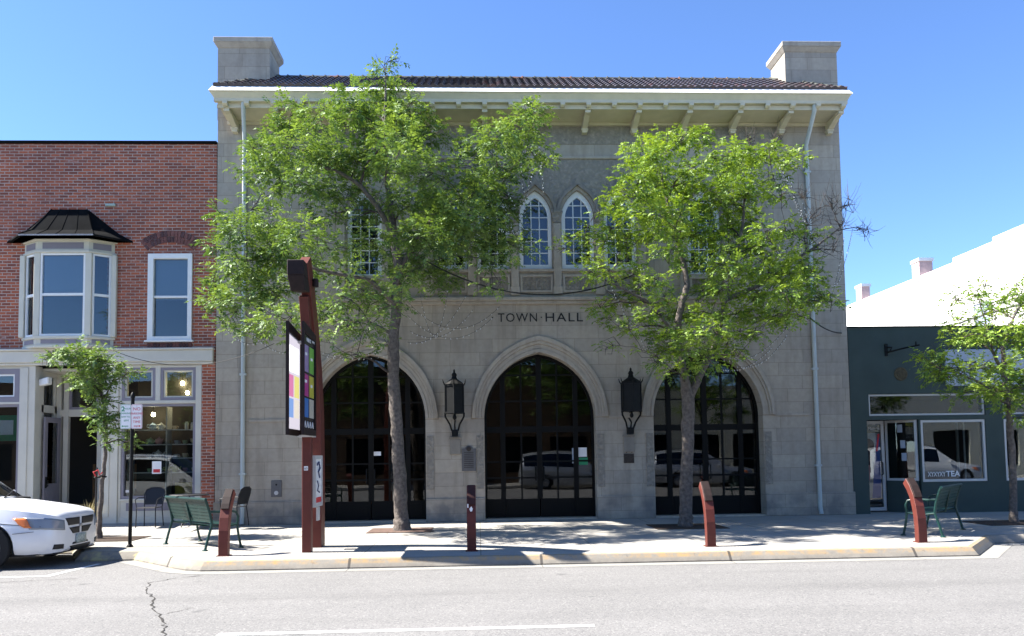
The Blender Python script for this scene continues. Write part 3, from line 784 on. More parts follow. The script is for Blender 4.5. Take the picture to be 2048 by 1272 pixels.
# downspouts
for pts in ([(7.93,-.84,10.02),(7.93,-.84,9.88),(8.02,-.07,9.32),(8.03,-.06,9.15),(8.04,-.06,.22),(8.05,-.10,.03)], [(-5.84,-.84,10.02),(-5.84,-.84,9.9),(-6.02,-.07,9.3),(-6.03,-.06,9.1),(-6.03,-.06,.22),(-6.03,-.10,.03)]):
    m = MB(); m.tube(pts, .052, 8)
    dsp = m.build("downspout", M_['pipe'], TH, smooth=True, sharp=60)
    for z in (1.2, 3.6, 6.1, 8.6):
        m = MB(); m.box(pts[3][0]-.075, pts[3][0]+.075, -.115, -.0, z, z+.05); m.build("strap", M_['pipe'], dsp)

# wall lanterns
def lantern(x, label):
    t = thing("wall_lantern", (x, 0.0, 2.0), label, "lantern", "iron lanterns between the arches")
    y = -.36
    m = MB(); m.lathe([(.20, .62), (.245, .64), (.245, 1.28), (.22, 1.30)], (x, y, 2.0), 6, .5); m.build("lamp_body", M_['black'], t)
    m = MB()
    for k in range(6):
        a = 2*math.pi*(k+.5)/6; ax, ay = x+.25*math.cos(a), y+.25*math.sin(a)
        m.tube([(ax, ay, 2.58), (ax, ay, 3.30)], .016, 5)
        m.tube([(ax, ay, 3.28), (x+.29*math.cos(a), y+.29*math.sin(a), 3.33), (x+.315*math.cos(a), y+.315*math.sin(a), 3.41)], [.018, .014, .006], 5)
    m.lathe([(.265, .60), (.265, .64)], (x, y, 2.0), 6, .5); m.lathe([(.265, 1.26), (.265, 1.30)], (x, y, 2.0), 6, .5)
    m.build("cage", M_['black'], t)
    m = MB(); m.lathe([(.26, 1.30), (.17, 1.37), (.075, 1.43), (.055, 1.50), (.07, 1.53), (.05, 1.57), (.02, 1.60), (.028, 1.63), (.0, 1.68)], (x, y, 2.0), 8, .5); m.build("lamp_roof", M_['black'], t)
    m = MB()
    for s in (-1, 1): m.tube([(x+s*.23, y, 2.62), (x+s*.22, y+.02, 2.52), (x+s*.12, y+.12, 2.35), (x+s*.075, y+.2, 2.2)], .022, 6)
    m.tube([(x, y+.18, 2.18), (x, y+.05, 2.34), (x, -.02, 2.45)], .02, 6)
    m.box(x-.075, x+.075, y+.12, -.05, 2.06, 2.22); m.build("bracket_arm", M_['black'], t)
    m = MB(); m.lathe([(.0, .44), (.04, .47), (.05, .51), (.03, .56), (.03, .63)], (x, y, 2.0), 8); m.build("pendant", M_['black'], t, smooth=True)
lantern(-.93, "black iron wall lantern above the tall grey plaque")
lantern(3.35, "black iron wall lantern above the small brown plaque")
t = thing("wall_plaque", (-.6, -.02, 1.5), "tall grey plaque with a rounded crest on the pier left of the middle arch", "plaque")
m = MB(); m.plate([(-.775,1.21),(-.43,1.21),(-.43,1.76),(-.50,1.76),(-.52,1.80),(-.56,1.825),(-.60,1.835),(-.64,1.825),(-.68,1.80),(-.70,1.76),(-.775,1.76)], -.03, .0); m.build("plate", M_['plaquegrey'], t, bevel=.006)
m = MB(); m.lathe([(.06, .0), (.06, -.012), (.035, -.02), (.0, -.02)], (-.603, -.03, 1.755), 14, axis='y')
for z in np.arange(1.30, 1.68, .045): m.box(-.72, -.49, -.034, -.029, z, z+.016)
m.build("raised_lettering", M_['bronze'], t)
t = thing("wall_plaque", (3.32, -.02, 1.45), "small dark brown plaque under the second lantern on the pier right of the middle arch", "plaque")
m = MB(); m.box(3.2, 3.45, -.025, 0, 1.35, 1.58); m.build("plate", M_['bronze'], t, bevel=.006)
m = MB()
for x in (3.26, 3.39): m.box(x, x+.02, -.02, 0, 1.60, 1.65)
m.build("fixing_lug", M_['bronze'], t)
t = thing("wall_intercom", (-5.24, -.02, .85), "dark metal intercom box with a round speaker set in the wall beside the left downspout", "intercom")
m = MB(); m.box(-5.36, -5.11, -.03, 0, .66, 1.06); m.build("housing", M_['plaquegrey'], t, bevel=.008)
m = MB(); m.lathe([(.05, 0), (.05, -.01), (.03, -.014), (.0, -.014)], (-5.235, -.03, .76), 14, axis='y'); m.build("speaker", M_['alu'], t)
m = MB(); m.lathe([(.022, 0), (.022, -.008), (.0, -.01)], (-5.235, -.03, .955), 10, axis='y'); m.build("button", M_['black'], t)
# ------------------------------------------------------------------ brick shop building on the left
BB = thing("brick_building", (-10.0, 1.0, 0), "two storey red brick shop building with a cream shopfront and bay window", "shop building")
BX0, BX1, BY = -22.0, -6.732, .05
m = MB(); m.plate([(BX0,3.9),(BX1,3.9),(BX1,9.36),(BX0,9.36)], BY, .38, [[(-8.36,4.47),(-7.29,4.47),(-7.29,6.62),(-8.36,6.62)]])
m.box(-7.05, BX1, BY, .38, 0, 3.9); m.box(BX0, BX0+.3, .38, 14, 0, 9.36); m.box(BX1-.3, BX1, .38, 14, 0, 9.36); m.box(BX0+.3, BX1-.3, 13.7, 14, 0, 9.36)
m.build("wall", M_['brick'], BB)
m = MB(); m.box(BX0-.03, BX1, BY-.05, .45, 9.36, 9.43); m.build("coping", M_['copperdark'], BB, bevel=.01)
m = MB(); m.box(BX0+.3, BX1-.3, .38, 13.7, 9.0, 9.1); m.build("flat_roof", M_['asphaltroof'], BB)
# shop interior
m = MB(); m.box(BX0+.31, BX1-.31, .9, 7.0, 0.0, .10); m.box(BX0+.31, BX1-.31, 7.0, 7.2, .1, 3.9); m.box(BX0+.31, BX1-.31, .42, 7.0, 3.9, 4.05)
m.box(BX0+.31, BX1-.31, .9, 7, 4.06, 4.1); m.box(BX0+.31, BX1-.31, 4.0, 4.1, 4.1, 9.0)
m.build("interior", M_['interior'], BB)
# cornice over the shopfront
m = MB(); m.box(BX0, -6.76, -.06, .40, 3.96, 4.24); m.box(BX0, -6.74, -.11, .40, 4.24, 4.29); m.box(BX0, -6.77, -.02, .40, 3.90, 3.96)
m.build("shopfront_cornice", M_['shopcream'], BB, bevel=.012)
# posts and pilasters
F = MB()
for a, b, y0 in ((-7.20, -7.055, .06), (-9.02, -8.96, .07), (-11.36, -10.99, .05), (-9.41, -9.02, .04)):
    F.box(a, b, y0, .36, .08, 3.9)
F.box(-9.39, -9.21, .025, .04, .25, 3.85); F.box(-11.32, -11.15, .03, .05, .25, 3.85)
F.box(-8.16, -8.04, .06, .34, 2.98, 3.9); F.box(-8.96, -7.20, .055, .34, 2.95, 3.03); F.box(-8.96, -7.20, .065, .34, 3.83, 3.9)
F.box(-8.96, -7.20, .08, .34, .08, .64); F.box(-8.98, -7.18, .05, .34, .62, .67); F.box(-8.96, -7.2, .06, .10, .08, .22)
F.build("shopfront_frame", M_['shopcream'], BB, bevel=.008)
m = MB(); m.box(-8.82, -7.32, .068, .08, .38, .57); m.build("bulkhead_panel", M_['greytrim'], BB)
def framed(parent, name, x0, x1, z0, z1, t, y, depth, fm, gm, inner=None, it=.035, gname="pane", im=None):
    f = MB(); f.plate([(x0,z0),(x1,z0),(x1,z1),(x0,z1)], y, y+depth, [[(x0+t,z0+t),(x1-t,z0+t),(x1-t,z1-t),(x0+t,z1-t)]])
    fo = f.build(name, fm, parent, bevel=.004)
    a0, a1, b0, b1 = x0+t, x1-t, z0+t, z1-t
    if im:
        f2 = MB(); f2.plate([(a0,b0),(a1,b0),(a1,b1),(a0,b1)], y+.02, y+depth, [[(a0+it,b0+it),(a1-it,b0+it),(a1-it,b1-it),(a0+it,b1-it)]])
        f2.build("sash", im, fo); a0 += it; a1 -= it; b0 += it; b1 -= it
    g = MB(); g.box(a0-.005, a1+.005, y+depth*.5, y+depth*.5+.005, b0-.005, b1+.005); g.build(gname, gm, fo)
    return fo
framed(BB, "transom_window", -8.96, -8.16, 3.03, 3.83, .07, .07, .14, M_['greytrim'], M_['glass'], im=M_['shopcream'])
framed(BB, "transom_window", -8.04, -7.20, 3.03, 3.83, .07, .07, .14, M_['greytrim'], M_['glass'], im=M_['shopcream'])
framed(BB, "display_window", -8.96, -7.20, .67, 2.95, .065, .09, .14, M_['greytrim'], M_['glass'])
# left display window, partly in view
framed(BB, "transom_window", -13.3, -11.36, 3.03, 3.83, .13, .07, .14, M_['greytrim'], M_['glass'], im=M_['white'])
framed(BB, "display_window", -13.3, -11.36, .67, 2.98, .065, .09, .14, M_['greytrim'], M_['glass'])
m = MB(); m.box(-16, -11.36, .08, .34, .08, .67); m.box(-16, -11.36, .06, .34, 2.98, 3.03); m.box(-16, -13.3, .08, .3, .67, 3.9); m.box(-13.3, -11.36, .08, .34, 3.83, 3.9); m.build("bulkhead", M_['shopcream'], BB)
m = MB(); m.box(-12.1, -11.44, .19, .195, 2.10, 2.72); tag(m.build("shop_poster", M_['signgreen']), "green poster with a white patch in the leftmost shop window", "poster")
m = MB(); m.box(-11.95, -11.56, .183, .188, 2.25, 2.6); pp = bpy.data.objects["shop_poster"]; m.build("white_patch", M_['signwhite'], pp)
# recessed entry
m = MB(); m.box(-11.0, -9.41, .36, 1.3, 3.80, 3.86); m.box(-11.36, -11.28, .36, 1.2, .1, 3.8)
m.box(-11.2, -9.3, 1.10, 1.2, 2.72, 2.90); m.box(-11.0, -10.90, 1.08, 1.2, .1, 3.8); m.box(-10.84, -10.72, 1.09, 1.2, .1, 3.8); m.box(-10.0, -9.3, 1.09, 1.2, .1, 3.8); m.box(-10.9, -9.3, 1.10, 1.2, 3.7, 3.8)
m.box(-11.12, -11.0, .36, 1.1, .1, .75); m.box(-11.12, -11.0, .36, 1.1, 2.80, 2.98); m.box(-11.12, -11.0, .36, 1.1, 3.68, 3.80); m.box(-11.12, -11.0, .36, .46, .75, 3.68); m.box(-11.12, -11.0, .98, 1.1, .75, 3.68)
m.box(-9.41, -9.3, .36, 1.1, .1, 3.8)
m.build("entry_recess", M_['shopcream'], BB)
m = MB(); m.box(-11.06, -11.055, .46, .98, .75, 2.80); m.box(-11.06, -11.055, .46, .98, 2.98, 3.68); m.build("side_light", M_['glass'], BB)
framed(BB, "transom_window", -10.72, -10.0, 2.90, 3.70, .06, 1.12, .06, M_['greytrim'], M_['glass'])
t = MB()
t.plate([(.34,.12),(1.06,.12),(1.06,2.68),(.34,2.68)], -10.93, -10.885, [[(.46,1.05),(.94,1.05),(.94,2.55),(.46,2.55)]], plane='yz')
dr = t.build("shop_door", M_['greytrim'], BB)
# leaf swung outwards, its street edge turned a little into the recess
m = MB(); m.box(-10.912, -10.905, .46, .94, 1.05, 2.55); m.build("pane", M_['glass'], dr)
m = MB(); m.box(-10.885, -10.875, .50, .68, .25, .9); m.box(-10.885, -10.875, .74, .92, .25, .9); m.build("lower_panel", M_['greytrim'], dr)
m = MB(); m.tube([(-10.88, .40, .98), (-10.83, .40, 1.0), (-10.83, .40, 1.12), (-10.88, .40, 1.14)], .014, 6); m.box(-10.885, -10.865, .375, .425, .95, 1.22); m.build("handle", M_['black'], dr)
# things inside the doorway
t = thing("display_cabinet", (-10.3, 3.0, .1), "brown wooden display cabinet standing inside the open shop doorway", "cabinet")
m = MB(); m.box(-10.9, -9.6, 2.8, 3.2, .1, .16); m.box(-10.9, -9.6, 2.8, 3.2, .62, .67); m.box(-10.9, -9.6, 2.8, 3.2, 1.15, 1.2)
for x in (-10.9, -10.3, -9.66): m.box(x, x+.06, 2.81, 3.19, .1, 1.5)
m.box(-10.9, -9.6, 3.16, 3.19, .1, 1.5); m.build("carcass", M_['wood'], t)
m = MB()
for x, z, r in ((-10.7, .67, .09), (-10.45, .67, .07), (-10.1, .67, .1), (-9.85, .67, .08), (-10.6, 1.2, .1), (-10.05, 1.2, .08)): m.lathe([(r*.6, 0), (r, .06), (r*.9, .12), (r*.5, .16), (0, .17)], (x, 2.95, z), 10)
m.build("pottery", M_['shelf'], t, smooth=True)
# security flood light
t = thing("flood_light", (-10.9, .3, 3.4), "white twin head flood light at the top corner of the shop entry recess", "light fitting")
m = MB(); m.hexa([(-10.99,.18,3.42),(-10.72,.10,3.46),(-10.72,.30,3.46),(-10.99,.36,3.42)], [(-10.99,.18,3.58),(-10.72,.10,3.64),(-10.72,.30,3.64),(-10.99,.36,3.58)]); m.build("lamp_head", M_['white'], t, bevel=.02)
m = MB(); m.lathe([(.05, 0), (.05, .03), (.03, .04), (0, .04)], (-10.99, .3, 3.5), 10, axis='x'); m.build("mounting", M_['white'], t)
# upstairs window with a segmental brick arch
w = MB(); w.plate([(-8.355,4.475),(-7.295,4.475),(-7.295,6.615),(-8.355,6.615)], .0, .16, [[(-8.22,4.58),(-7.40,4.58),(-7.40,6.49),(-8.22,6.49)]])
w.box(-8.22, -7.40, .05, .12, 5.53, 5.585); w.box(-8.40, -7.25, -.05, .14, 4.44, 4.485)
wo = w.build("sash_window", M_['white'], BB, bevel=.006)
m = MB(); m.box(-8.22, -7.40, .075, .08, 5.585, 6.49); m.box(-8.22, -7.40, .095, .10, 4.58, 5.53); m.build("pane", M_['glass'], wo)
m = MB(); m.box(-8.22, -7.40, .17, .18, 5.5, 6.5); m.build("blind", M_['blind'], wo)
m = MB(); m.box(-8.22, -7.40, .17, .18, 4.56, 5.5); m.build("insect_screen", M_['screen'], wo)
def arch_bricks(cx, z0, half, rise, rows, h):
    mb = MB(); Rr = (rise*rise+half*half)/(2*rise); a = math.asin(half/Rr); cz = z0+rise-Rr
    rr = random.Random(2)
    for r in range(rows):
        r0 = Rr+r*(h+.012); r1 = r0+h; nb = int(2*a*r0/.075)
        for i in range(nb):
            t0 = -a+2*a*(i+.06)/nb; t1 = -a+2*a*(i+.92)/nb
            q = [(cx+r0*math.sin(t0), cz+r0*math.cos(t0)), (cx+r0*math.sin(t1), cz+r0*math.cos(t1)), (cx+r1*math.sin(t1), cz+r1*math.cos(t1)), (cx+r1*math.sin(t0), cz+r1*math.cos(t0))]
            mb.cur = 0 if rr.random() < .6 else 1
            mb.plate(q, .03+rr.uniform(0, .006), .06)
    return mb
brk1 = mat("arch_brick", (0.17, 0.075, 0.065), 0.9, noise=0.3, nscale=12); brk2 = mat("arch_brick_dark", (0.095, 0.05, 0.05), 0.9, noise=0.3, nscale=12)
mortar = mat("lime_mortar", (0.36, 0.31, 0.28), 0.95, noise=0.1)
arch_bricks(-7.825, 6.70, .56, .20, 2, .14).build("brick_arch", [brk1, brk2], BB)
m = MB(); rr = random.Random(3)
for i in range(14): m.cur = rr.randrange(2); m.box(-8.36+.077*i, -8.36+.077*i+.064, .035, .06, 4.29, 4.435)
m.build("brick_sill", [brk1, brk2], BB)
# bay window
bc = -10.235; hw0, hw1, yf = 1.085, .60, -.27
Bay = MB()
def bayring(mb, e, z0, z1, inner=None):
    pts = [(bc-hw0-e, .06), (bc-hw1-e*.6, yf-e), (bc+hw1+e*.6, yf-e), (bc+hw0+e, .06)]
    mb.plate(pts, z0, z1, plane='xy')
bayring(Bay, .02, 4.29, 4.36); bayring(Bay, .0, 4.36, 4.50); bayring(Bay, .035, 4.50, 4.57)
bayring(Bay, .04, 6.57, 6.63); bayring(Bay, .0, 6.63, 6.86); bayring(Bay, .06, 6.86, 6.92)
P0, P1, P2, P3 = Vector((bc-hw0, .06, 0)), Vector((bc-hw1, yf, 0)), Vector((bc+hw1, yf, 0)), Vector((bc+hw0, .06, 0))
for p in (P0, P1, P2, P3):
    w_ = .075 if p in (P1, P2) else .06
    Bay.box(p.x-w_, p.x+w_, p.y-.01 if p.y < 0 else -.03, p.y+.12 if p.y < 0 else .06, 4.57, 6.57)
bay = Bay.build("bay_window", M_['cream'], BB, bevel=.01)
def on_face(a, b, t0, t1, z0, z1, off, th, name, mt, hole=None):
    d = (b-a); L_ = d.length; d.normalize(); nn = Vector((d.y, -d.x, 0))
    mb = MB()
    def q(t, o, z): v = a+d*(t*L_)+nn*o; return (v.x, v.y, z)
    if hole is None:
        mb.hexa([q(t0,off,z0),q(t1,off,z0),q(t1,off-th,z0),q(t0,off-th,z0)], [q(t0,off,z1),q(t1,off,z1),q(t1,off-th,z1),q(t0,off-th,z1)])
    else:
        ht, hz = hole
        for (u0, u1, v0, v1) in ((t0, t0+ht, z0, z1), (t1-ht, t1, z0, z1), (t0+ht, t1-ht, z0, z0+hz), (t0+ht, t1-ht, z1-hz, z1)):
            mb.hexa([q(u0,off,v0),q(u1,off,v0),q(u1,off-th,v0),q(u0,off-th,v0)], [q(u0,off,v1),q(u1,off,v1),q(u1,off-th,v1),q(u0,off-th,v1)])
    return mb.build(name, mt, bay)
for a, b, fw_ in ((P0, P1, .16), (P1, P2, .065), (P2, P3, .16)):
    side = a is not P1
    t0, t1 = (.14, .86) if side else (.065, .935)
    on_face(a, b, t0, t1, 4.575, 6.565, -.005, .06, "sash_frame", M_['white'], hole=(.09 if side else .035, .045))
    on_face(a, b, t0+.03, t1-.03, 5.54, 5.60, -.012, .05, "meeting_rail", M_['white'])
    on_face(a, b, t0+.05, t1-.05, 5.60, 6.54, -.03, .005, "pane", M_['glass'])
    on_face(a, b, t0+.05, t1-.05, 4.60, 5.54, -.042, .005, "pane", M_['glass'])
    on_face(a, b, .1, .9, 5.55, 6.56, -.10, .01, "blind", M_['blind'] if not side or a is P0 else M_['screen'])
    on_face(a, b, .1, .9, 4.58, 5.54, -.10, .01, "insect_screen", M_['screen'])
    for z0, z1 in ((4.385, 4.485), (6.67, 6.82)):
        on_face(a, b, .16 if side else .10, .84 if side else .90, z0, z1, .008, .02, "inset_panel", M_['greytrim'])
m = MB()
e = [(bc-1.50,.05,6.93),(bc-.86,-.62,6.93),(bc+.86,-.62,6.93),(bc+1.50,.05,6.93)]
md = [(bc-1.18,.05,7.10),(bc-.70,-.36,7.10),(bc+.70,-.36,7.10),(bc+1.18,.05,7.10)]
tp = [(bc-.44,.05,7.70),(bc-.42,-.02,7.70),(bc+.42,-.02,7.70),(bc+.44,.05,7.70)]
lo = [(x, y, z-.035) for x, y, z in e]
vs = lo+e+md+tp; fs = []
for l in range(3):
    for i in range(3): fs.append((4*l+i, 4*l+i+1, 4*l+4+i+1, 4*l+4+i))
fs += [(12,13,14,15), (0,3,2,1)]
m.add(vs, fs)
for t_ in (.25, .5, .75):      # standing seams on the front slope
    xa, xb, xc_ = e[1][0]*(1-t_)+e[2][0]*t_, md[1][0]*(1-t_)+md[2][0]*t_, tp[1][0]*(1-t_)+tp[2][0]*t_
    m.tube([(xa,-.622,6.935),(xb,-.362,7.105),(xc_,-.022,7.705)], .008, 4)
for i in (1, 2): m.tube([(e[i][0],e[i][1],6.94),(md[i][0],md[i][1],7.11),(tp[i][0],tp[i][1],7.71)], .014, 4)
m.mi[1] = 1; m.mi[0] = m.mi[2] = 0  # pale front eave strip: the sun's sheen is put into its colour
m.build("bay_roof", [M_['copperdark'], mat("sunlit_roof_metal", (.34,.33,.33), .6, noise=.2, nscale=6)], bay)
m = MB(); m.plate([(bc-1.42,.06),(bc-.82,-.56),(bc+.82,-.56),(bc+1.42,.06)], 6.925, 6.94-.045, plane='xy'); m.build("bay_soffit", M_['cream'], bay)
t = thing("wall_vent", (-9.27, .0, 7.8), "small pale green vent cover on the brick wall above the bay window", "vent")
m = MB(); m.box(-9.40, -9.16, .0, .05, 7.80, 7.86); m.build("cover", mat("pale_green_enamel", (0.34, 0.42, 0.37), 0.5), t, bevel=.008)

# shelves of pottery behind the display window
SH = thing("display_shelves", (-8.1, .7, .1), "white display shelves behind the large shop window", "shelves")
m = MB()
for z in (1.27, 1.62, 1.96, 2.32): m.box(-8.95, -7.22, .5, .82, z, z+.022)
m.build("shelf", M_['shelf'], SH)
m = MB()
for x in (-8.97, -8.05, -7.22): m.box(x-.015, x+.015, .5, .82, .1, 2.9)
m.build("upright", M_['shelf'], SH)
m = MB(); m.box(-8.95, -7.2, .95, 1.0, .1, 3.8); m.build("back_board", M_['interior'], SH)
cols = {"white": (0.62, 0.62, 0.6), "pale green": (0.28, 0.42, 0.25), "pink": (0.5, 0.27, 0.27), "yellow green": (0.48, 0.5, 0.12), "blue grey": (0.25, 0.32, 0.42), "cream": (0.58, 0.5, 0.36)}
pm = {k: mat(k.replace(' ', '_')+"_glaze", v, 0.25, spec=0.5) for k, v in cols.items()}
def cup_mesh(kind):
    mb = MB()
    if kind == 'cup':
        mb.lathe([(.03, 0), (.045, .02), (.058, .06), (.062, .10), (.056, .10), (.05, .03), (0, .02)], (0, 0, 0), 12)
        mb.tube([(.055, 0, .085), (.09, 0, .08), (.09, 0, .04), (.05, 0, .03)], .008, 5)
    elif kind == 'teapot':
        mb.lathe([(.05, 0), (.085, .03), (.10, .075), (.085, .125), (.045, .15), (.045, .158), (.018, .17), (.02, .19), (0, .195)], (0, 0, 0), 14)
        mb.tube([(.08, 0, .06), (.13, 0, .09), (.15, 0, .14)], [.022, .016, .012], 6)
        mb.tube([(-.07, 0, .13), (-.13, 0, .13), (-.14, 0, .07), (-.085, 0, .045)], .010, 5)
    else:
        mb.lathe([(.04, 0), (.045, .02), (.045, .15), (.03, .17), (.035, .19), (0, .19)], (0, 0, 0), 12)
    return mb
rr = random.Random(12)
rows = {2.342: [("blue grey", "teapot"), ("white", "teapot"), ("cream", "cup"), ("white", "jar"), ("white", "jar"), ("white", "jar")],
        1.982: [("pale green", "teapot"), ("pink", "teapot"), ("cream", "cup"), ("blue grey", "cup"), ("pale green", "cup"), ("cream", "teapot")],
        1.642: [("white", "cup"), ("white", "teapot"), ("blue grey", "cup"), ("white", "cup"), ("cream", "cup"), ("white", "cup")],
        1.292: [("pale green", "cup"), ("pale green", "cup"), ("yellow green", "teapot"), ("yellow green", "teapot"), ("pink", "cup"), ("cream", "cup")]}
rown = {2.342: "top shelf", 1.982: "second shelf down", 1.642: "third shelf down", 1.292: "lowest shelf"}
ords = ["first", "second", "third", "fourth", "fifth", "sixth"]
for z, items in rows.items():
    xs = [-8.50, -8.30, -8.10, -7.88, -7.66, -7.42] if z < 2.3 else [-8.45, -8.22, -7.95, -7.62, -7.48, -7.35]
    for i, (cn, kd) in enumerate(items):
        o = cup_mesh(kd).build("glazed_"+("jar" if kd == 'jar' else kd), pm[cn], smooth=True)
        sc = rr.uniform(.9, 1.1); o.location = (xs[i]+(.03 if i == 2 else 0), .66+rr.uniform(-.05, .05), z); o.scale = (sc, sc, sc); o.rotation_euler.z = rr.uniform(-.6, .6)
        tag(o, "%s %s, %s along the %s behind the shop window" % (cn, kd, ords[i], rown[z]), kd, "pottery on the display shelves")
m = MB(); m.box(-8.25, -8.03, .155, .158, 1.26, 1.56); tag(m.build("window_notice", M_['signwhite']), "white paper notice with a red block stuck in the middle of the shop display window", "notice")
m = MB(); m.box(-8.22, -8.06, .151, .154, 1.29, 1.37); m.build("red_block", M_['signred'], bpy.data.objects["window_notice"])
m = MB(); m.box(-8.87, -8.74, .155, .158, .82, .88); tag(m.build("window_sticker", M_['signwhite']), "tiny white sticker in the bottom corner of the shop display window", "sticker")
m = MB(); m.box(-7.85, -7.42, .55, .75, .72, 1.03); m.box(-7.84, -7.43, .54, .55, .74, 1.01); tag(m.build("gift_box", mat("yellow_card", (0.42, 0.33, 0.05), 0.7, noise=.2, nscale=12), bevel=.01), "yellow box on the floor of the shop display window", "box")
for x, y, z, lb in ((-7.82, .9, 3.52, "round glowing shop lamp, the upper one behind the right transom window"), (-7.66, .8, 3.27, "round glowing shop lamp, the lower one behind the right transom window"), (-8.42, .62, 2.72, "small glowing spot lamp above the top pottery shelf")):
    t = thing("pendant_lamp", (x, y, z), lb, "lamp", "lamps inside the shop")
    m = MB(); m.lathe([(0, -.05), (.03, -.042), (.048, 0), (.03, .042), (0, .05)], (x, y, z), 10); m.build("lamp_globe", mat("lamp_globe", (1, .9, .7), emit=(1, .82, .5, 40.0)), t, smooth=True)
    m = MB(); m.tube([(x, y, z+.05), (x, y, 3.9)], .006, 5); m.build("lamp_cord", M_['black'], t)

# ------------------------------------------------------------------ dark green shop on the right
GB = thing("green_shop", (13.0, 1.0, 0), "low dark green stucco shop with aluminium framed windows and a pale signboard", "shop building")
gx0, gx1 = 8.935, 17.28
m = MB(); m.plate([(gx0,0),(9.33,0),(9.33,2.33),(10.66,2.33),(10.66,0),(gx1,0),(gx1,4.66),(gx0,4.66)], .0, .3, [[(9.40,2.43),(12.39,2.43),(12.39,2.98),(9.40,2.98)], [(10.70,.765),(12.37,.765),(12.37,2.32),(10.70,2.32)], [(12.84,.765),(15.6,.765),(15.6,2.32),(12.84,2.32)], [(12.84,2.43),(15.6,2.43),(15.6,2.98),(12.84,2.98)]])
m.box(gx0, gx0+.25, .3, 14, 0, 4.66); m.box(gx1-.25, gx1, .3, 14, 0, 4.66); m.box(gx0+.25, gx1-.25, 13.8, 14, 0, 4.66)
m.box(9.2, 9.33, .3, .75, 0, 2.45)
m.build("wall", M_['greenwall'], GB)
m = MB(); m.box(gx0, gx1, -.02, .34, 4.66, 4.69); m.build("coping", M_['copperdark'], GB)
m = MB(); m.box(gx0+.25, gx1-.25, .34, 13.8, 4.35, 4.45); m.build("flat_roof", M_['asphaltroof'], GB)
m = MB(); m.box(gx0+.26, gx1-.26, .31, 6, 3.2, 3.3); m.box(gx0+.26, gx1-.26, 6, 6.1, 0, 3.2); m.box(gx0+.26, gx1-.26, .8, 6, -.02, .012); m.build("interior", M_['interior'], GB)
framed(GB, "transom_window", 9.405, 12.385, 2.435, 2.975, .045, .04, .10, M_['alu'], M_['glass'])
framed(GB, "shop_window", 10.705, 12.365, .77, 2.315, .06, .02, .10, M_['alu'], M_['glass'])
framed(GB, "shop_window", 12.845, 15.595, .77, 2.315, .06, .02, .10, M_['alu'], M_['glass'])
framed(GB, "transom_window", 12.845, 15.595, 2.435, 2.975, .045, .04, .10, M_['alu'], M_['glass'])
m = MB(); m.box(9.36, 12.40, .015, .28, 2.33, 2.43); m.build("transom_bar", M_['alu'], GB)
d = framed(GB, "shop_door", 9.36, 10.08, .03, 2.33, .085, .62, .06, M_['alu'], M_['glass'])
m = MB(); m.tube([(9.98, .60, .95), (9.98, .56, .97), (9.98, .56, 1.25), (9.98, .60, 1.27)], .014, 6); m.build("handle", M_['black'], d)
# splayed side light between the door and the front window
A, B = Vector((10.12, .62, 0)), Vector((10.64, .06, 0))
dd = (B-A); Ls = dd.length; dd.normalize(); nn = Vector((dd.y, -dd.x, 0))
def sq(t, o, z): v = A+dd*t+nn*o; return (v.x, v.y, z)
m = MB()
for (u0, u1, v0, v1) in ((0, .05, .80, 2.33), (Ls-.06, Ls, .80, 2.33), (.05, Ls-.06, .80, .86), (.05, Ls-.06, 2.27, 2.33)):
    m.hexa([sq(u0,0,v0),sq(u1,0,v0),sq(u1,.05,v0),sq(u0,.05,v0)], [sq(u0,0,v1),sq(u1,0,v1),sq(u1,.05,v1),sq(u0,.05,v1)])
sd = m.build("side_light", M_['alu'], GB)
m = MB(); m.hexa([sq(.04,.02,.85),sq(Ls-.05,.02,.85),sq(Ls-.05,.026,.85),sq(.04,.026,.85)], [sq(.04,.02,2.28),sq(Ls-.05,.02,2.28),sq(Ls-.05,.026,2.28),sq(.04,.026,2.28)]); m.build("pane", M_['glass'], sd)
m = MB(); m.hexa([sq(0,0.001,0),sq(Ls,0.001,0),sq(Ls,.06,0),sq(0,.06,0)], [sq(0,0.001,.80),sq(Ls,0.001,.80),sq(Ls,.06,.80),sq(0,.06,.80)]); m.build("stall_riser", M_['greenwall'], GB)
for i, (t0, z) in enumerate(((.30, 2.02), (.36, 1.62), (.38, 1.30))):
    m = MB(); m.hexa([sq(t0,.035,z),sq(t0+.12,.035,z),sq(t0+.12,.04,z),sq(t0,.04,z)], [sq(t0,.035,z+.2),sq(t0+.12,.035,z+.2),sq(t0+.12,.04,z+.2),sq(t0,.04,z+.2)])
    tag(m.build("window_notice", M_['signgrey']), ["highest", "middle", "lowest"][i]+" of the three pale notices in the narrow side window of the green shop", "notice")
# door banner and address
m = MB(); m.box(9.47, 9.98, .66, .665, .36, 2.02)
bn = tag(m.build("door_banner", mat("banner_pale", (0.42, 0.45, 0.52), 0.6, noise=.1, nscale=5)), "tall pale blue banner with a red stripe hanging inside the green shop door", "banner")
m = MB(); m.plate([(9.72,.36),(9.95,.36),(9.97,1.9),(9.88,1.9)], .652, .657); m.build("blue_swoosh", mat("banner_blue", (0.10, 0.16, 0.45), 0.6), bn)
m = MB(); m.plate([(9.86,1.55),(9.90,1.55),(9.97,2.0),(9.92,2.0)], .646, .651); m.build("red_stripe", M_['signred'], bn)
m = MB(); m.lathe([(.16, 0), (.16, -.004), (0, -.004)], (9.66, .655, 1.72), 16, axis='y'); m.box(9.55, 9.70, .650, .654, 1.0, 1.58); m.build("printed_figure", mat("banner_dark", (0.06, 0.04, 0.05), 0.6, noise=.3, nscale=8), bn)
m = MB(); m.box(9.5, 9.68, .646, .649, .8, 1.2); m.build("printed_patch", mat("banner_rose", (0.33, 0.17, 0.16), 0.6, noise=.3, nscale=9), bn)
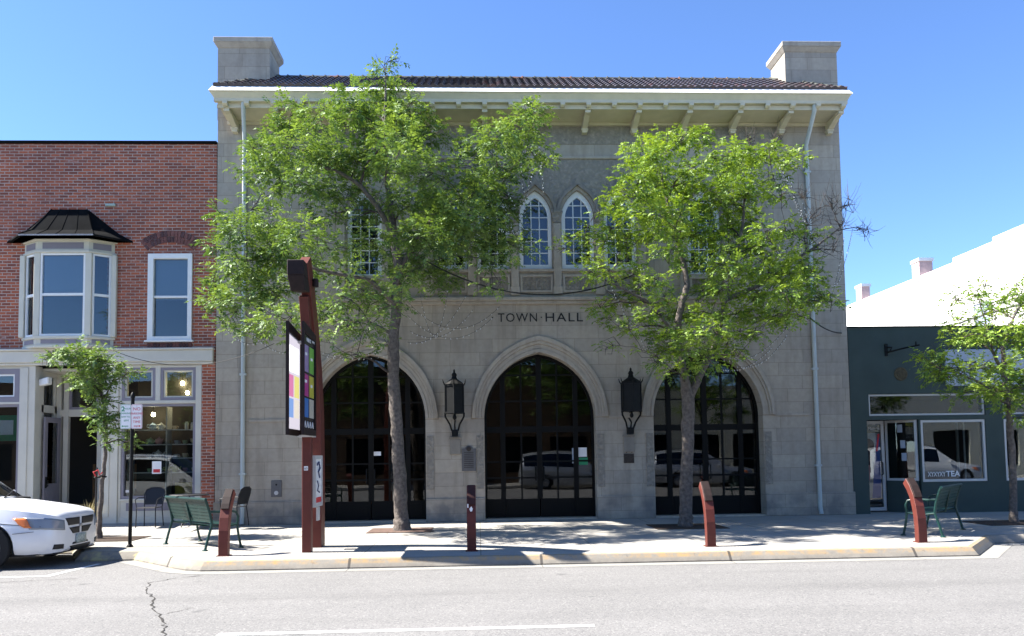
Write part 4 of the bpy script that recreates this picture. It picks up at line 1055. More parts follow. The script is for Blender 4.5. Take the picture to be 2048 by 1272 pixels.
m = MB(); add_text(m, "W. Main St", (9.74, .638, 2.10), .105, .004); tag(m.build("door_lettering", M_['whiteletter']), "white street address lettering across the top of the green shop door glass", "lettering")
m = MB(); add_text(m, "TEA", (11.50, .05, .90), .19, .004, 1.05, offset=.004)
for k in range(6): add_text(m, "X" if k % 2 == 0 else "Y", (10.90+.075*k, .05, .90), .17, .004, .75)
tag(m.build("window_lettering", M_['whiteletter']), "white TEA lettering low on the large window of the green shop", "lettering")
m = MB(); m.box(12.0, 12.04, .35, .37, .82, 2.3); m.box(12.1, 12.15, .8, .85, .05, 2.3); tag(m.build("curtain_pole", M_['alu']), "thin vertical pole standing behind the large window of the green shop", "pole")
# signboard
sg = thing("shop_signboard", (13.0, -.03, 3.6), "pale blue grey signboard with a dark letter T on the green shop front", "sign")
m = MB(); m.box(11.39, 14.6, -.05, 0, 3.16, 4.08); m.build("board", M_['signgrey'], sg, bevel=.006)
m = MB(); fit_text(m, "T", 11.87, 12.17, 3.44, .34, -.058)
m.tube([(11.60,-.056,3.42),(11.63,-.056,3.50),(11.69,-.056,3.56)]+[(11.735+.065*math.cos(a), -.056, 3.68+.10*math.sin(a)) for a in np.linspace(-2.2, 4.2, 14)], .012, 5)
m.build("sign_lettering", mat("sign_navy", (0.02, 0.015, 0.05), .6), sg)
t = thing("sign_bracket", (9.95, -.02, 4.1), "empty black iron sign bracket projecting from the green shop wall", "bracket")
m = MB(); m.box(9.86, 9.93, -.03, 0, 3.93, 4.24); m.build("wall_plate", M_['black'], t)
m = MB(); m.tube([(9.895, -.03, 4.02), (10.15, -.32, 4.08), (10.42, -.62, 4.13)], .02, 6); m.tube([(10.36, -.56, 4.12), (10.36, -.56, 4.22)], .018, 6); m.tube([(9.90, -.03, 4.15), (10.0, -.1, 4.14), (9.96, -.08, 4.05)], .02, 6); m.build("arm", M_['black'], t)
m = MB(); m.lathe([(.17, 0), (.17, -.012), (.15, -.02), (.11, -.012), (.10, -.02), (0, -.022)], (10.25, 0, 3.48), 24, axis='y'); tag(m.build("wall_medallion", mat("ochre_relief", (0.075, 0.062, 0.035), .85, noise=.3, nscale=16), smooth=True, sharp=30), "round ochre medallion on the green wall under the sign bracket", "medallion")

# ------------------------------------------------------------------ white building beyond
WB = thing("white_building", (21.0, 20.0, 0), "tall white painted building with a stepped parapet behind the green shop", "building")
m = MB(); wx = 17.3
m.box(wx, wx+.4, 0, 6.7, 0, 8.80); m.box(wx, wx+.4, 6.7, 9.0, 0, 8.66); m.box(wx, wx+.4, 9.0, 48, 0, 8.50)
m.box(wx+.4, 32, 0, .4, 0, 8.78); m.box(31.6, 32, .4, 48, 0, 8.4); m.box(wx+.4, 31.6, 47.6, 48, 0, 8.4)
m.build("wall", M_['whitewall'], WB)
m = MB(); m.box(wx+.4, 31.6, .4, 47.6, 7.9, 8.0); m.build("flat_roof", M_['asphaltroof'], WB)
for y0, w_, h in ((11.2, .52, .62), (16.0, .36, .62)):
    m = MB(); m.box(wx-.02, wx+w_, y0, y0+.55, 8.3, 8.6+h-.12)
    c = m.build("chimney", M_['pinkbrick'], WB)
    m = MB(); m.box(wx-.05, wx+w_+.04, y0-.04, y0+.6, 8.6+h-.12, 8.6+h); m.build("chimney_cap", M_['whitewall'], c)
for y0 in (6.9, 3.2):
    m = MB(); m.plate([(y0,5.35),(y0+1.0,5.35),(y0+1.0,6.75),(y0,6.75)], wx-.05, wx-.002, [[(y0+.08,5.43),(y0+.92,5.43),(y0+.92,6.67),(y0+.08,6.67)]], plane='yz')
    fo = m.build("side_window", M_['alu'], WB); m = MB(); m.box(wx-.02, wx-.01, y0+.07, y0+.93, 5.42, 6.68); m.build("pane", M_['blind'], fo)
m = MB(); m.tube([(wx-.03, 14.5, 5.9), (wx-.03, 10, 6.2), (wx-.03, 5, 6.3), (wx-.03, 1, 6.2)], .02, 5); m.build("wall_cable", M_['alu'], WB)
t = thing("roof_vent", (14.3, 8.0, 4.5), "small brown hooded vent on the green shop roof", "vent")
m = MB(); m.box(15.15, 15.6, 8, 8.5, 4.45, 5.55); m.build("shaft", M_['whitewall'], t)
m = MB(); m.hexa([(15.1,7.95,5.55),(15.65,7.95,5.62),(15.65,8.55,5.62),(15.1,8.55,5.55)], [(15.1,7.95,5.70),(15.65,7.95,5.82),(15.65,8.55,5.82),(15.1,8.55,5.70)]); m.build("hood", M_['pinkbrick'], t)

# ------------------------------------------------------------------ buildings across the street, seen in the window glass
def far_block(x0, x1, h, m_, label):
    b = thing("shop_block", ((x0+x1)/2, -30, 0), label, "building")
    m = MB(); hs = []
    x = x0+.8
    while x+2.4 < x1: hs.append([(x,.6),(x+2.2,.6),(x+2.2,2.7),(x,2.7)]); x += 3.0
    m.plate([(x0,0),(x1,0),(x1,h),(x0,h)], -27.4, -27.1, hs); m.box(x0, x1, -40, -27.6, 0, h-.3); m.build("wall", m_, b)
    m = MB()
    for q in hs: m.box(q[0][0], q[1][0], -27.3, -27.29, .6, 2.7)
    m.build("shop_glazing", M_['doorframe'], b)
far_block(-30, -9, 6.2, M_['interior2'], "low dark brown shop block across the street, reflected in the shop window")
far_block(-8.9, 8, 7.0, M_['interior2'], "dark brown shop block across the street, reflected in the arched doors")
far_block(8.1, 34, 5.6, M_['cream'], "cream shop block across the street, reflected in the green shop windows")
# ------------------------------------------------------------------ street furniture: red posts
def bollard(x, y, label):
    t = thing("bollard", (x, y, 0), label, "bollard", "red steel bollards along the kerb")
    path = [(x, y, 0), (x, y, .2), (x, y+.015, .40), (x, y+.055, .60), (x, y+.125, .78), (x, y+.22, .92), (x, y+.33, 1.03)]
    prof = [(-.076,-.065),(.076,-.065),(.076,.065),(-.076,.065)]
    MB().sweep(path, prof, (1, 0, 0)).build("post", M_['red'], t, bevel=.006)
    p2 = [(x, y+.10, .725), (x, y+.135, .80), (x, y+.20, .895), (x, y+.322, 1.022)]
    prof2 = [(-.066,-.092),(.066,-.092),(.066,.03),(-.066,.03)]
    MB().sweep(p2, prof2, (1, 0, 0)).build("sleeve", M_['sleevered' if x == -.5 else 'sleeve'], t, bevel=.005)
    m = MB(); m.box(x-.10, x+.10, y-.09, y+.09, 0, .012); m.build("base_plate", M_['red'], t)
    return t
for x, lb in ((-4.55, "red steel bollard with a dark sleeve standing beside the green bench near the parked van"), (-.50, "red steel bollard with a pale sticker standing in front of the middle arch"),
              (3.51, "red steel bollard in front of the right arch beside the second tree"), (7.13, "red steel bollard beside the far green bench near the kerb corner")):
    b = bollard(x, -6.17, lb)
    if x == -.5:
        m = MB(); m.plate([(-.53,.70),(-.50,.74),(-.475,.70),(-.485,.66),(-.515,.655)], -6.26, -6.23); m.box(-.565, -.545, -6.26, -6.23, .72, .78); m.build("sticker", M_['signwhite'], b)

TT = thing("kiosk_post", (-3.24, -5.45, 0), "tall curved red steel kiosk post carrying two sign panels and a framed poster", "sign post")
path = [(-3.235,-5.06,0),(-3.235,-5.06,.8),(-3.235,-5.07,1.6),(-3.235,-5.14,2.4),(-3.235,-5.31,3.1),(-3.235,-5.58,3.75),(-3.235,-5.92,4.35),(-3.235,-6.25,4.88)]
MB().sweep(path, [(-.08,-.17),(.08,-.17),(.08,.17),(-.08,.17)], (1,0,0)).build("curved_post", M_['red'], TT, bevel=.008)
m = MB(); m.sweep([(-3.262,-5.87,0),(-3.262,-5.87,2.4),(-3.262,-5.90,3.3),(-3.262,-6.0,3.9),(-3.262,-6.14,4.3)], [(-.075,-.085),(.075,-.085),(.075,.085),(-.075,.085)], (1,0,0))
m.build("front_post", M_['red'], TT, bevel=.008)
m = MB(); m.hexa([(-3.40,-6.52,4.30),(-3.17,-6.52,4.30),(-3.17,-6.10,4.36),(-3.40,-6.10,4.36)], [(-3.44,-6.62,4.55),(-3.17,-6.62,4.55),(-3.17,-6.1,4.55),(-3.44,-6.1,4.55)])
m.box(-3.44, -3.17, -6.62, -6.10, 4.55, 4.80); m.build("lamp_housing", M_['sleeve'], TT, bevel=.012)
m = MB(); m.lathe([(0,-.02),(.05,-.02),(.05,.10),(.03,.12),(0,.12)], (-3.10,-6.0,4.50), 10); m.tube([(-3.10,-6.0,4.58),(-3.17,-5.98,4.60)], .02, 6); m.build("spot_light", M_['sleeve'], TT, smooth=True)
trans_cols = [("poster_lilac", (.30,.22,.38)), ("poster_green", (.16,.42,.06)), ("poster_magenta", (.42,.05,.22)), ("poster_yellow", (.50,.46,.06)), ("poster_blue", (.05,.18,.48)), ("poster_cream", (.5,.46,.38))]
def translucent(name, col):
    mm = bpy.data.materials.new(name); mm.use_nodes = True
    tr = mm.node_tree; b = tr.nodes["Principled BSDF"]; tl = tr.nodes.new("ShaderNodeBsdfTranslucent"); mx = tr.nodes.new("ShaderNodeMixShader")
    b.inputs["Base Color"].default_value = (*col, 1); b.inputs["Roughness"].default_value = .3; tl.inputs[0].default_value = (*col, 1); mx.inputs[0].default_value = .8
    o = tr.nodes["Material Output"]; tr.links.new(b.outputs[0], mx.inputs[1]); tr.links.new(tl.outputs[0], mx.inputs[2]); tr.links.new(mx.outputs[0], o.inputs[0])
    return mm
def tilt_top(y0, y1, z0, z1, x0, x1, up=.10):
    mb = MB(); mb.plate([(y0,z0),(y1,z0),(y1,z1-up),(y0,z1)], x0, x1, plane='yz'); return mb
# panel on the street-left side: pale translucent sheet in a dark frame, lit from behind by the sun
Z0, Z1 = 1.95, 3.77
def sign_panel(xc, base_m, tiles, wd):
    f = MB(); f.plate([(-6.74,Z0),(-5.80,Z0),(-5.80,Z1-.10),(-6.74,Z1)], xc-.025, xc+.025, [[(-6.71,Z0+.10),(-5.83,Z0+.10),(-5.83,Z1-.21),(-6.71,Z1-.15)]], plane='yz')
    fo = f.build("sign_panel", M_['sleeve'], TT)
    # one printed sheet: the coloured squares are cells of the sheet itself
    ys = sorted({-6.73, -5.81} | {t[1] for t in TILES} | {t[2] for t in TILES}); zs = sorted({Z0+.08, Z1-.16} | {t[3] for t in TILES} | {t[4] for t in TILES})
    mats = [base_m]+[(translucent(nm+wd, c) if wd == "_pale" else mat(nm+wd, c, .3)) for nm, c in tiles]; sh = MB()
    for i in range(len(ys)-1):
        for j in range(len(zs)-1):
            yc, zc = (ys[i]+ys[i+1])/2, (zs[j]+zs[j+1])/2; sh.cur = 0
            for k, y0, y1, z0, z1 in TILES:
                if y0 < yc < y1 and z0 < zc < z1: sh.cur = k+1
            sh.add([(xc, ys[i], zs[j]), (xc, ys[i+1], zs[j]), (xc, ys[i+1], zs[j+1]), (xc, ys[i], zs[j+1])], [(0, 1, 2, 3)])
    sh.build("printed_sheet", mats, fo)
    return fo
TILES = [(0,-6.66,-6.30,2.98,3.42),(1,-6.24,-5.88,2.98,3.42),(2,-6.66,-6.30,2.58,2.94),(3,-6.24,-5.88,2.58,2.94),(4,-6.66,-6.30,2.24,2.55),(5,-6.24,-5.88,2.24,2.55)]
pale = [(n_, tuple(.05+.22*min(1, v*1.6) for v in c)) for n_, c in trans_cols]; pale[0] = ("p0", (.36,.36,.38)); pale[1] = ("p1", (.33,.35,.36))  # top cells whitened: glare put into the sheet's colour
s1 = sign_panel(-3.40, translucent("pale_sheet", (.21,.20,.23)), pale, "_pale")
s2 = sign_panel(-3.155, mat("black_sheet", (.018,.018,.022), .25), trans_cols, "_print")
s2["label"] = "black panel printed with bright coloured squares"; s1["label"] = "pale glowing panel"
m = MB()
for i in range(4): m.tube([(-3.150, -6.62+.19*i, 2.08), (-3.150, -6.57+.19*i, 2.17), (-3.150, -6.51+.19*i, 2.07)], .008, 4)
for (y, z) in ((-6.6, 3.25), (-6.17, 3.2), (-6.62, 2.80), (-6.18, 2.75)): m.box(-3.154, -3.150, y+.03, y+.17, z, z+.045)
add_text(m, "MAIN ST", (-3.150, -6.30, 3.485), .09, .004, axis='right'); m.build("printed_marks", M_['whiteletter'], s2)
for z in (3.52, 1.93):
    m = MB(); m.box(-3.40, -3.15, -6.02, -5.72, z, z+.035); m.build("panel_clamp", M_['alu'], TT)
t = MB(); t.plate([(-5.83,.74),(-5.20,.74),(-5.20,1.62),(-5.83,1.62)], -3.185, -3.135, [[(-5.77,.80),(-5.26,.80),(-5.26,1.56),(-5.77,1.56)]], plane='yz')
po = t.build("poster_frame", M_['alu'], TT)
m = MB(); m.box(-3.16, -3.15, -5.78, -5.25, .79, 1.57); m.build("poster", M_['signwhite'], po)
m = MB(); m.tube([(-3.147,-5.66,1.46),(-3.147,-5.50,1.50),(-3.147,-5.42,1.40),(-3.147,-5.56,1.34),(-3.147,-5.44,1.24)], .022, 5); m.tube([(-3.147,-5.62,1.18),(-3.147,-5.52,1.1),(-3.147,-5.62,1.02),(-3.147,-5.44,.98)], .016, 5); m.build("poster_drawing", mat("poster_ink", (.06,.07,.14), .6), po)
m = MB(); m.box(-3.148, -3.146, -5.76, -5.27, .81, .90); m.build("poster_band", M_['signred'], po)
m = MB(); m.box(-3.17, -3.14, -5.60, -5.42, .50, .73); m.build("leaflet_bracket", M_['alu'], TT)
m = MB(); m.box(-3.30, -3.235, -5.962, -5.955, 1.37, 1.44); np_ = m.build("number_tag", M_['signwhite'], TT)
m = MB(); add_text(m, "63", (-3.267, -5.966, 1.385), .055, .003); m.build("number", M_['signblack'], np_)

# ------------------------------------------------------------------ parking sign
PS = thing("parking_sign", (-6.75, -4.52, 0), "white double parking sign with arrows on a black pole beside the young tree", "parking sign")
m = MB(); m.tube([(-6.765,-4.52,0),(-6.75,-4.52,2.75)], .033, 10); m.lathe([(.06,0),(.06,.02),(.036,.05)], (-6.765,-4.52,0), 10); m.build("pole", M_['black'], PS, smooth=True)
m = MB(); m.lathe([(.040,2.74),(.044,2.77),(.032,2.81),(.012,2.845),(0,2.85)], (-6.75,-4.52,0), 10); m.build("finial", M_['black'], PS, smooth=True)
def rrect(x0, x1, z0, z1, r):
    o = []
    for cx, cz, a in ((x1-r, z1-r, 0), (x0+r, z1-r, 90), (x0+r, z0+r, 180), (x1-r, z0+r, 270)):
        for k in range(5): t_ = R(a+22.5*k); o.append((cx+r*math.cos(t_), cz+r*math.sin(t_)))
    return o
y = -4.565
for x0, x1, red in ((-6.95, -6.757, False), (-6.755, -6.555, True)):
    b = MB(); b.plate(rrect(x0, x1, 2.165, 2.615, .025), y, y+.004); bo = b.build("sign_plate", M_['signwhite'], PS)
    l = MB(); l.plate(rrect(x0+.009, x1-.009, 2.174, 2.606, .018), y-.002, y-.0005, [rrect(x0+.013, x1-.013, 2.178, 2.602, .015)]); xc = (x0+x1)/2
    if red:
        for tx, z, sz in (("NO", 2.50, .085), ("PARKING", 2.425, .055), ("ANY", 2.345, .065), ("TIME", 2.27, .065)): add_text(l, tx, (xc, y-.001, z), sz, .002)
    else:
        add_text(l, "2", (x0+.048, y-.001, 2.49), .125, .002, offset=.003)
        for tx, z, sz, xo in (("HOUR", 2.52, .042, .03), ("PARKING", 2.435, .045, 0), ("8AM TO", 2.37, .042, 0), ("6PM", 2.30, .05, .01)): add_text(l, tx, (xc+xo, y-.001, z), sz, .002)
    s = 1 if red else -1
    l.box(xc-.05, xc+.05, y-.002, y-.0005, 2.206, 2.220); l.plate([(xc+s*.05,2.193),(xc+s*.075,2.213),(xc+s*.05,2.233)], y-.002, y-.0005)
    l.build("sign_lettering", M_['signred'] if red else M_['signgreen'], bo)
    m = MB()
    for z in (2.58, 2.20): m.lathe([(.008,0),(.008,-.004),(0,-.005)], (xc, y, z), 8, axis='y')
    m.build("sign_bolt", M_['alu'], bo)

# ------------------------------------------------------------------ benches
def bench(cx, cy, ang, label):
    """local x along the seat, local y towards the front"""
    t = thing("park_bench", (0, 0, 0), label, "bench", "teal perforated steel benches")
    w = .86
    def frame(x):
        m = MB()
        m.tube([(x,-.36,0),(x,-.31,.20),(x,-.24,.44),(x,-.27,.62),(x,-.34,.84),(x,-.36,.88)], .024, 8)
        m.tube([(x,.30,0),(x,.25,.22),(x,.22,.42),(x,.24,.56),(x,.20,.64),(x,.08,.67),(x,-.12,.66),(x,-.28,.67)], .022, 8)
        m.tube([(x,.22,.42),(x,0,.385),(x,-.24,.42)], .02, 8)
        for y in (-.36, .30): m.lathe([(.05,0),(.05,.012),(.028,.03)], (x,y,0), 10)
        return m
    for x in (-w, w): frame(x).build("end_frame", M_['teal'], t, smooth=True)
    m = MB(); m.tube([(0,.22,.40),(0,0,.37),(0,-.24,.41),(0,-.33,.82)], .018, 6); m.build("middle_brace", M_['teal'], t, smooth=True)
    def panel(pts, name):
        m = MB(); P = [Vector((0, a, b)) for a, b in pts]
        n = len(P)
        L = [0]
        for i in range(1, n): L.append(L[-1]+(P[i]-P[i-1]).length)
        tot = L[-1]
        def at(s):
            for i in range(1, n):
                if s <= L[i]+1e-9: return P[i-1].lerp(P[i], (s-L[i-1])/(L[i]-L[i-1]))
            return P[-1]
        rows = max(3, int(tot/.062))
        for r in range(rows+1):
            p = at(tot*r/rows); a = at(max(0, tot*r/rows-.009)); b = at(min(tot, tot*r/rows+.009))
            d = (b-a).normalized(); nn = Vector((0, -d.z, d.y))*.003; k = .024 if r in (0, rows) else .020; dd = d*k
            q = [p-dd-nn, p+dd-nn, p+dd+nn, p-dd+nn]
            m.add([(-w+.02,v.y,v.z) for v in q]+[(w-.02,v.y,v.z) for v in q], [(0,1,2,3),(7,6,5,4),(0,4,5,1),(1,5,6,2),(2,6,7,3),(3,7,4,0)])
        cols_ = 44
        for c in range(cols_+1):
            x = -w+.03+(2*w-.06)*c/cols_
            for i in range(n-1):
                a, b = P[i], P[i+1]; m.bar((x, a.y, a.z), (x, b.y, b.z), .024, .004, (0, -(b-a).z, (b-a).y) if abs((b-a).y) > 1e-6 else (0, 1, 0))
        return m.build(name, M_['teal'], t)
    panel([(.26,.40),(.22,.435),(.10,.44),(-.08,.425),(-.20,.43)], "seat")
    panel([(-.235,.50),(-.265,.60),(-.305,.73),(-.345,.86)], "backrest")
    m = MB(); m.tube([(-w-.02,-.36,.885),(w+.02,-.36,.885)], .026, 8); m.build("top_rail", M_['teal'], t, smooth=True)
    t.location = (cx, cy, 0); t.rotation_euler.z = ang
    return t
bench(-5.42, -4.54, math.atan2(-.74, .67), "teal steel bench seen from behind, beside the parking sign and the parked van")
bench(8.22, -4.62, math.atan2(.74, .67), "teal steel bench in tree shade near the kerb corner by the green shop")

# cafe chairs and table
def cafe_chair(x, y, ang, label):
    t = thing("cafe_chair", (0, 0, 0), label, "chair", "black cafe chairs outside the brick shop")
    for s in (-1, 1):
        m = MB(); m.tube([(s*.22,.22,0),(s*.21,.20,.44)], .013, 6); m.build("leg", M_['darkmetal'], t, smooth=True)
        m = MB(); m.tube([(s*.22,-.25,0),(s*.20,-.20,.44),(s*.23,-.27,.72),(s*.20,-.31,.84)], .013, 6); m.build("leg", M_['darkmetal'], t, smooth=True)
        m = MB(); m.tube([(s*.23,-.25,.66),(s*.26,.0,.67),(s*.25,.19,.63),(s*.21,.20,.44)], .012, 6); m.build("armrest", M_['darkmetal'], t, smooth=True)
    m = MB(); m.box(-.21,.21,-.20,.22,.435,.45); m.build("seat", M_['darkmetal'], t, bevel=.01)
    m = MB(); m.tube([(-.20,-.31,.84),(-.1,-.33,.885),(.1,-.33,.885),(.20,-.31,.84)], .014, 6)
    m.add([(-.20,-.205,.50),(.20,-.205,.50),(.21,-.31,.84),(.1,-.325,.875),(-.1,-.325,.875),(-.21,-.31,.84)], [(0,1,2,3,4,5)]); m.build("backrest", M_['darkmetal'], t)
    t.location = (x, y, .06); t.rotation_euler.z = ang
cafe_chair(-7.93, -.75, R(180), "black cafe chair with its back to the street below the shop display window")
cafe_chair(-5.95, -1.0, R(75), "black cafe chair in profile between the bollard and the left downspout")
t = thing("cafe_table", (-7.05, -.7, .06), "round black cafe table outside the shop display window", "table")
m = MB(); m.lathe([(.42,.70),(.44,.715),(.42,.73),(0,.73)], (-7.05,-.7,.06), 24); m.build("table_top", M_['darkmetal'], t)
m = MB()
for k in range(3): a = 2*math.pi*k/3+.3; m.tube([(-7.05,-.7,.74),(-7.05+.12*math.cos(a),-.7+.12*math.sin(a),.4),(-7.05+.32*math.cos(a),-.7+.32*math.sin(a),.06)], .016, 6)
m.build("pedestal", M_['darkmetal'], t, smooth=True)
# planter with straw-coloured grass by the door
t = thing("grass_planter", (-8.62, -2.2, .0), "terracotta pot with a clump of dry straw grass beside the young tree", "planter")
m = MB(); m.lathe([(.13,0),(.17,.22),(.19,.25),(.19,.29),(.165,.29),(.15,.25),(0,.24)], (-8.62,-2.2,0), 16); m.build("pot", M_['terracotta'], t, smooth=True)
m = MB(); rr = random.Random(8)
for i in range(260):
    a = rr.uniform(0, 2*math.pi); l = rr.uniform(.3, .62); sp_ = rr.uniform(.1, .5); r0 = rr.uniform(0, .09)
    bx, by = -8.62+r0*math.cos(a), -2.2+r0*math.sin(a); pts = []
    for k in range(5):
        s = k/4; pts.append(Vector((bx+math.cos(a)*sp_*s*s, by+math.sin(a)*sp_*s*s, .26+l*(s-.38*s*s*sp_*2))))
    o = len(m.v); wv = Vector((-math.sin(a), math.cos(a), 0))*.006
    for k, p in enumerate(pts): ww = wv*(1-k/4.3); m.v.append(tuple(p-ww)); m.v.append(tuple(p+ww))
    for k in range(4): m.face((o+2*k, o+2*k+1, o+2*k+3, o+2*k+2))
m.build("grass_blades", M_['straw'], t)

# ------------------------------------------------------------------ tree grates and mulch
t = thing("tree_grate", (-2.03, -2.2, 0), "square rusty grate around the foot of the big tree", "tree grate")
m = MB(); m.plate([(-2.72,-2.72),(-1.38,-2.72),(-1.38,-1.66),(-2.72,-1.66)], .002, .014, [[(-2.03+.2*math.cos(a), -2.2+.2*math.sin(a)) for a in np.linspace(0, 2*math.pi, 17)[:-1]]], plane='xy')
for k in range(9): m.box(-2.66+.16*k, -2.60+.16*k, -2.66, -2.5, .014, .016)
m.build("plate", M_['grate'], t)
m = MB(); m.lathe([(.2,.004),(0,.006)], (-2.03,-2.2,0), 16); m.build("soil", M_['soil'], t)
for x, y, rx, ry, lb in ((4.06,-2.5,.75,.6,"dark soil pit around the foot of the second tree"), (10.98,-3.0,.9,.55,"dark soil pit around the foot of the tree by the green shop"), (-7.95,-2.95,.75,.5,"dark mulch pit around the foot of the young tree")):
    m = MB(); m.plate([(x-rx,y-ry),(x+rx,y-ry),(x+rx,y+ry),(x-rx,y+ry)], .002, .012, plane='xy'); tag(m.build("tree_pit", M_['soil']), lb, "tree pit")

# ------------------------------------------------------------------ parked van
def build_van(label):
    """nose towards +x at x = 0, wheels on z = 0, width along y centred on 0"""
    t = thing("minivan", (0, 0, 0), label, "van", "vehicles parked at the kerb")
    # station: x, half width at belt, z bottom, z belt, z top, half width at top
    ST = [(-.00,.48,.25,.56,.72,.40),(-.03,.63,.215,.58,.765,.52),(-.09,.76,.20,.60,.805,.64),(-.20,.86,.20,.625,.845,.75),(-.40,.93,.20,.65,.885,.82),(-.70,.965,.20,.68,.93,.85),
          (-1.00,.98,.20,.72,.975,.86),(-1.22,.985,.20,.75,.995,.86),(-1.34,.985,.20,.775,1.03,.86),(-2.20,.99,.20,.84,1.70,.66),(-2.45,.99,.20,.86,1.75,.67),(-3.3,.99,.20,.90,1.775,.68),(-4.3,.98,.20,.93,1.755,.67),(-4.72,.96,.22,.93,1.68,.64),(-4.88,.92,.25,.90,1.02,.80),(-4.92,.86,.30,.70,.80,.78)]
    prof = []
    for x, hb, zb, zm, zt, ht in ST:
        h = []
        h += [(hb*.90, zb), (hb*.985, zb+(zm-zb)*.22), (hb*1.0, zb+(zm-zb)*.55), (hb*.99, zm-(zm-zb)*.08), (hb*.97, zm)]
        for s in (.2, .45, .7, .88): h.append((hb*.97+(ht-hb*.97)*(s**1.15), zm+(zt-zm)*s))
        h += [(ht*.90, zt-.012 + .0), (ht*.6, zt+.018), (ht*.25, zt+.028)]
        prof.append((x, h))
    n = len(prof[0][1]); body = MB(); glass = MB(); ring_ = []
    for x, h in prof:
        full = [(y_, z) for y_, z in h]+[(-y_, z) for y_, z in reversed(h)]
        ring_.append([(x - (.05*(1-abs(y_)/1.0) if x < -.3 else 0)*0, y_, z) for y_, z in full])
    N = 2*n; o = 0
    body.v = [p for r in ring_ for p in r]
    for i in range(len(ring_)-1):
        for k in range(N):
            k2 = (k+1) % N; q = (i*N+k, i*N+k2, (i+1)*N+k2, (i+1)*N+k)
            side = (4 <= k <= 8) or (N-10 <= k <= N-6)
            is_glass = (i == 8 and 8 <= k <= N-10) or (side and 5 <= k <= 7 and 9 <= i <= 12) or (side and N-9 <= k <= N-7 and 9 <= i <= 12)
            (glass.f if is_glass else body.f).append(q); (glass.mi if is_glass else body.mi).append(0)
    body.f.append(tuple(reversed(range(N)))); body.mi.append(0); body.f.append(tuple((len(ring_)-1)*N+k for k in range(N))); body.mi.append(0)
    glass.v = list(body.v)
    # tree for projecting lamps and grille onto the nose
    bvh = BVHTree.FromPolygons([Vector(p) for p in body.v], body.f+glass.f)
    bo = body.build("body", M_['carpaint'], t, smooth=True, sharp=35)
    # wheel arches
    cut = MB()
    for wx in (-.93, -3.75):
        cut.lathe([(.385, -1.2), (.385, -.62)], (wx, 0, .33), 28, axis='y'); cut.lathe([(.385, .62), (.385, 1.2)], (wx, 0, .33), 28, axis='y')
    co = cut.build("cut", M_['carblack'])
    bm_ = bo.modifiers.new("arches", 'BOOLEAN'); bm_.object = co; bm_.operation = 'DIFFERENCE'; bm_.solver = 'EXACT'
    dg = bpy.context.evaluated_depsgraph_get(); me = bpy.data.meshes.new_from_object(bo.evaluated_get(dg))
    bo.modifiers.clear(); bo.data = me; bpy.data.objects.remove(co)
    me.materials.clear(); me.materials.append(M_['carpaint'])
    gm = MB(); used = sorted({i for f in glass.f for i in f}); mp = {v: k for k, v in enumerate(used)}
    gm.add([glass.v[i] for i in used], [tuple(mp[i] for i in f) for f in glass.f]); gm.build("windows", M_['carglass'], t, smooth=True)
    m = MB(); m.hexa([(-1.5,-.8,.55),(-1.22,-.8,.55),(-1.22,.8,.55),(-1.5,.8,.55)], [(-1.6,-.78,.98),(-1.3,-.78,.96),(-1.3,.78,.96),(-1.6,.78,.98)]); m.box(-2.5,-2.3,-.7,-.2,.4,1.25); m.box(-2.5,-2.3,.2,.7,.4,1.25); m.box(-4.6,-1.4,-.9,.9,.3,.36)
    m.build("cabin", M_['carblack'], t)
    def patch(quad, name, mt, off, nu=10, nv=6, side=None):
        """quad: four (y,z) corners on the nose, projected back onto the bodywork"""
        mb = MB(); ok = True
        for j in range(nv+1):
            for i in range(nu+1):
                u, v = i/nu, j/nv
                y_ = (quad[0][0]*(1-u)+quad[1][0]*u)*(1-v)+(quad[3][0]*(1-u)+quad[2][0]*u)*v
                z = (quad[0][1]*(1-u)+quad[1][1]*u)*(1-v)+(quad[3][1]*(1-u)+quad[2][1]*u)*v
                hit = bvh.ray_cast(Vector((1.0, y_, z)), Vector((-1, 0, 0)))
                if hit[0] is None: hit = (Vector((-.9, y_, z)), Vector((1, 0, 0)))
                nn = hit[1] if hit[1].x > 0 else -hit[1]
                mb.v.append(tuple(hit[0]+nn*off))
        for j in range(nv):
            for i in range(nu): mb.face((j*(nu+1)+i, j*(nu+1)+i+1, (j+1)*(nu+1)+i+1, (j+1)*(nu+1)+i))
        ob = mb.build(name, mt, t, smooth=True)
        sm = ob.modifiers.new("thick", 'SOLIDIFY'); sm.thickness = .02; sm.offset = -.5
        return ob
    for s in (-1, 1):
        patch([(s*.90,.595),(s*.50,.545),(s*.50,.70),(s*.88,.775)], "headlight", M_['lens'], .006)
        patch([(s*.918,.62),(s*.885,.61),(s*.868,.765),(s*.895,.76)], "turn_signal", M_['amber'], .012, 5, 5)
        patch([(s*.40,.61),(s*.04,.61),(s*.04,.725),(s*.47,.725)], "grille_opening", M_['carblack'], .004)
        patch([(s*.25,.475),(s*.04,.475),(s*.04,.575),(s*.37,.575)], "grille_opening", M_['carblack'], .004)
        patch([(s*.72,.275),(s*.52,.265),(s*.52,.335),(s*.70,.345)], "fog_light_recess", M_['carblack'], .004, 6, 4)
    patch([(.0-.30,.225),(.30,.225),(.34,.285),(-.34,.285)], "lower_intake", M_['carblack'], .004)
    patch([(.0-.26,.305),(.26,.305),(.24,.335),(-.24,.335)], "lower_intake", M_['carblack'], .004)
    patch([(-.16,.315),(.16,.315),(.16,.46),(-.16,.46)], "licence_plate", mat("plate_pale_green", (.36,.42,.40), .5, noise=.35, nscale=30), .02, 4, 3)
    patch([(-.035,.575),(.035,.575),(.03,.62),(-.03,.62)], "badge", M_['rim'], .014, 3, 3)
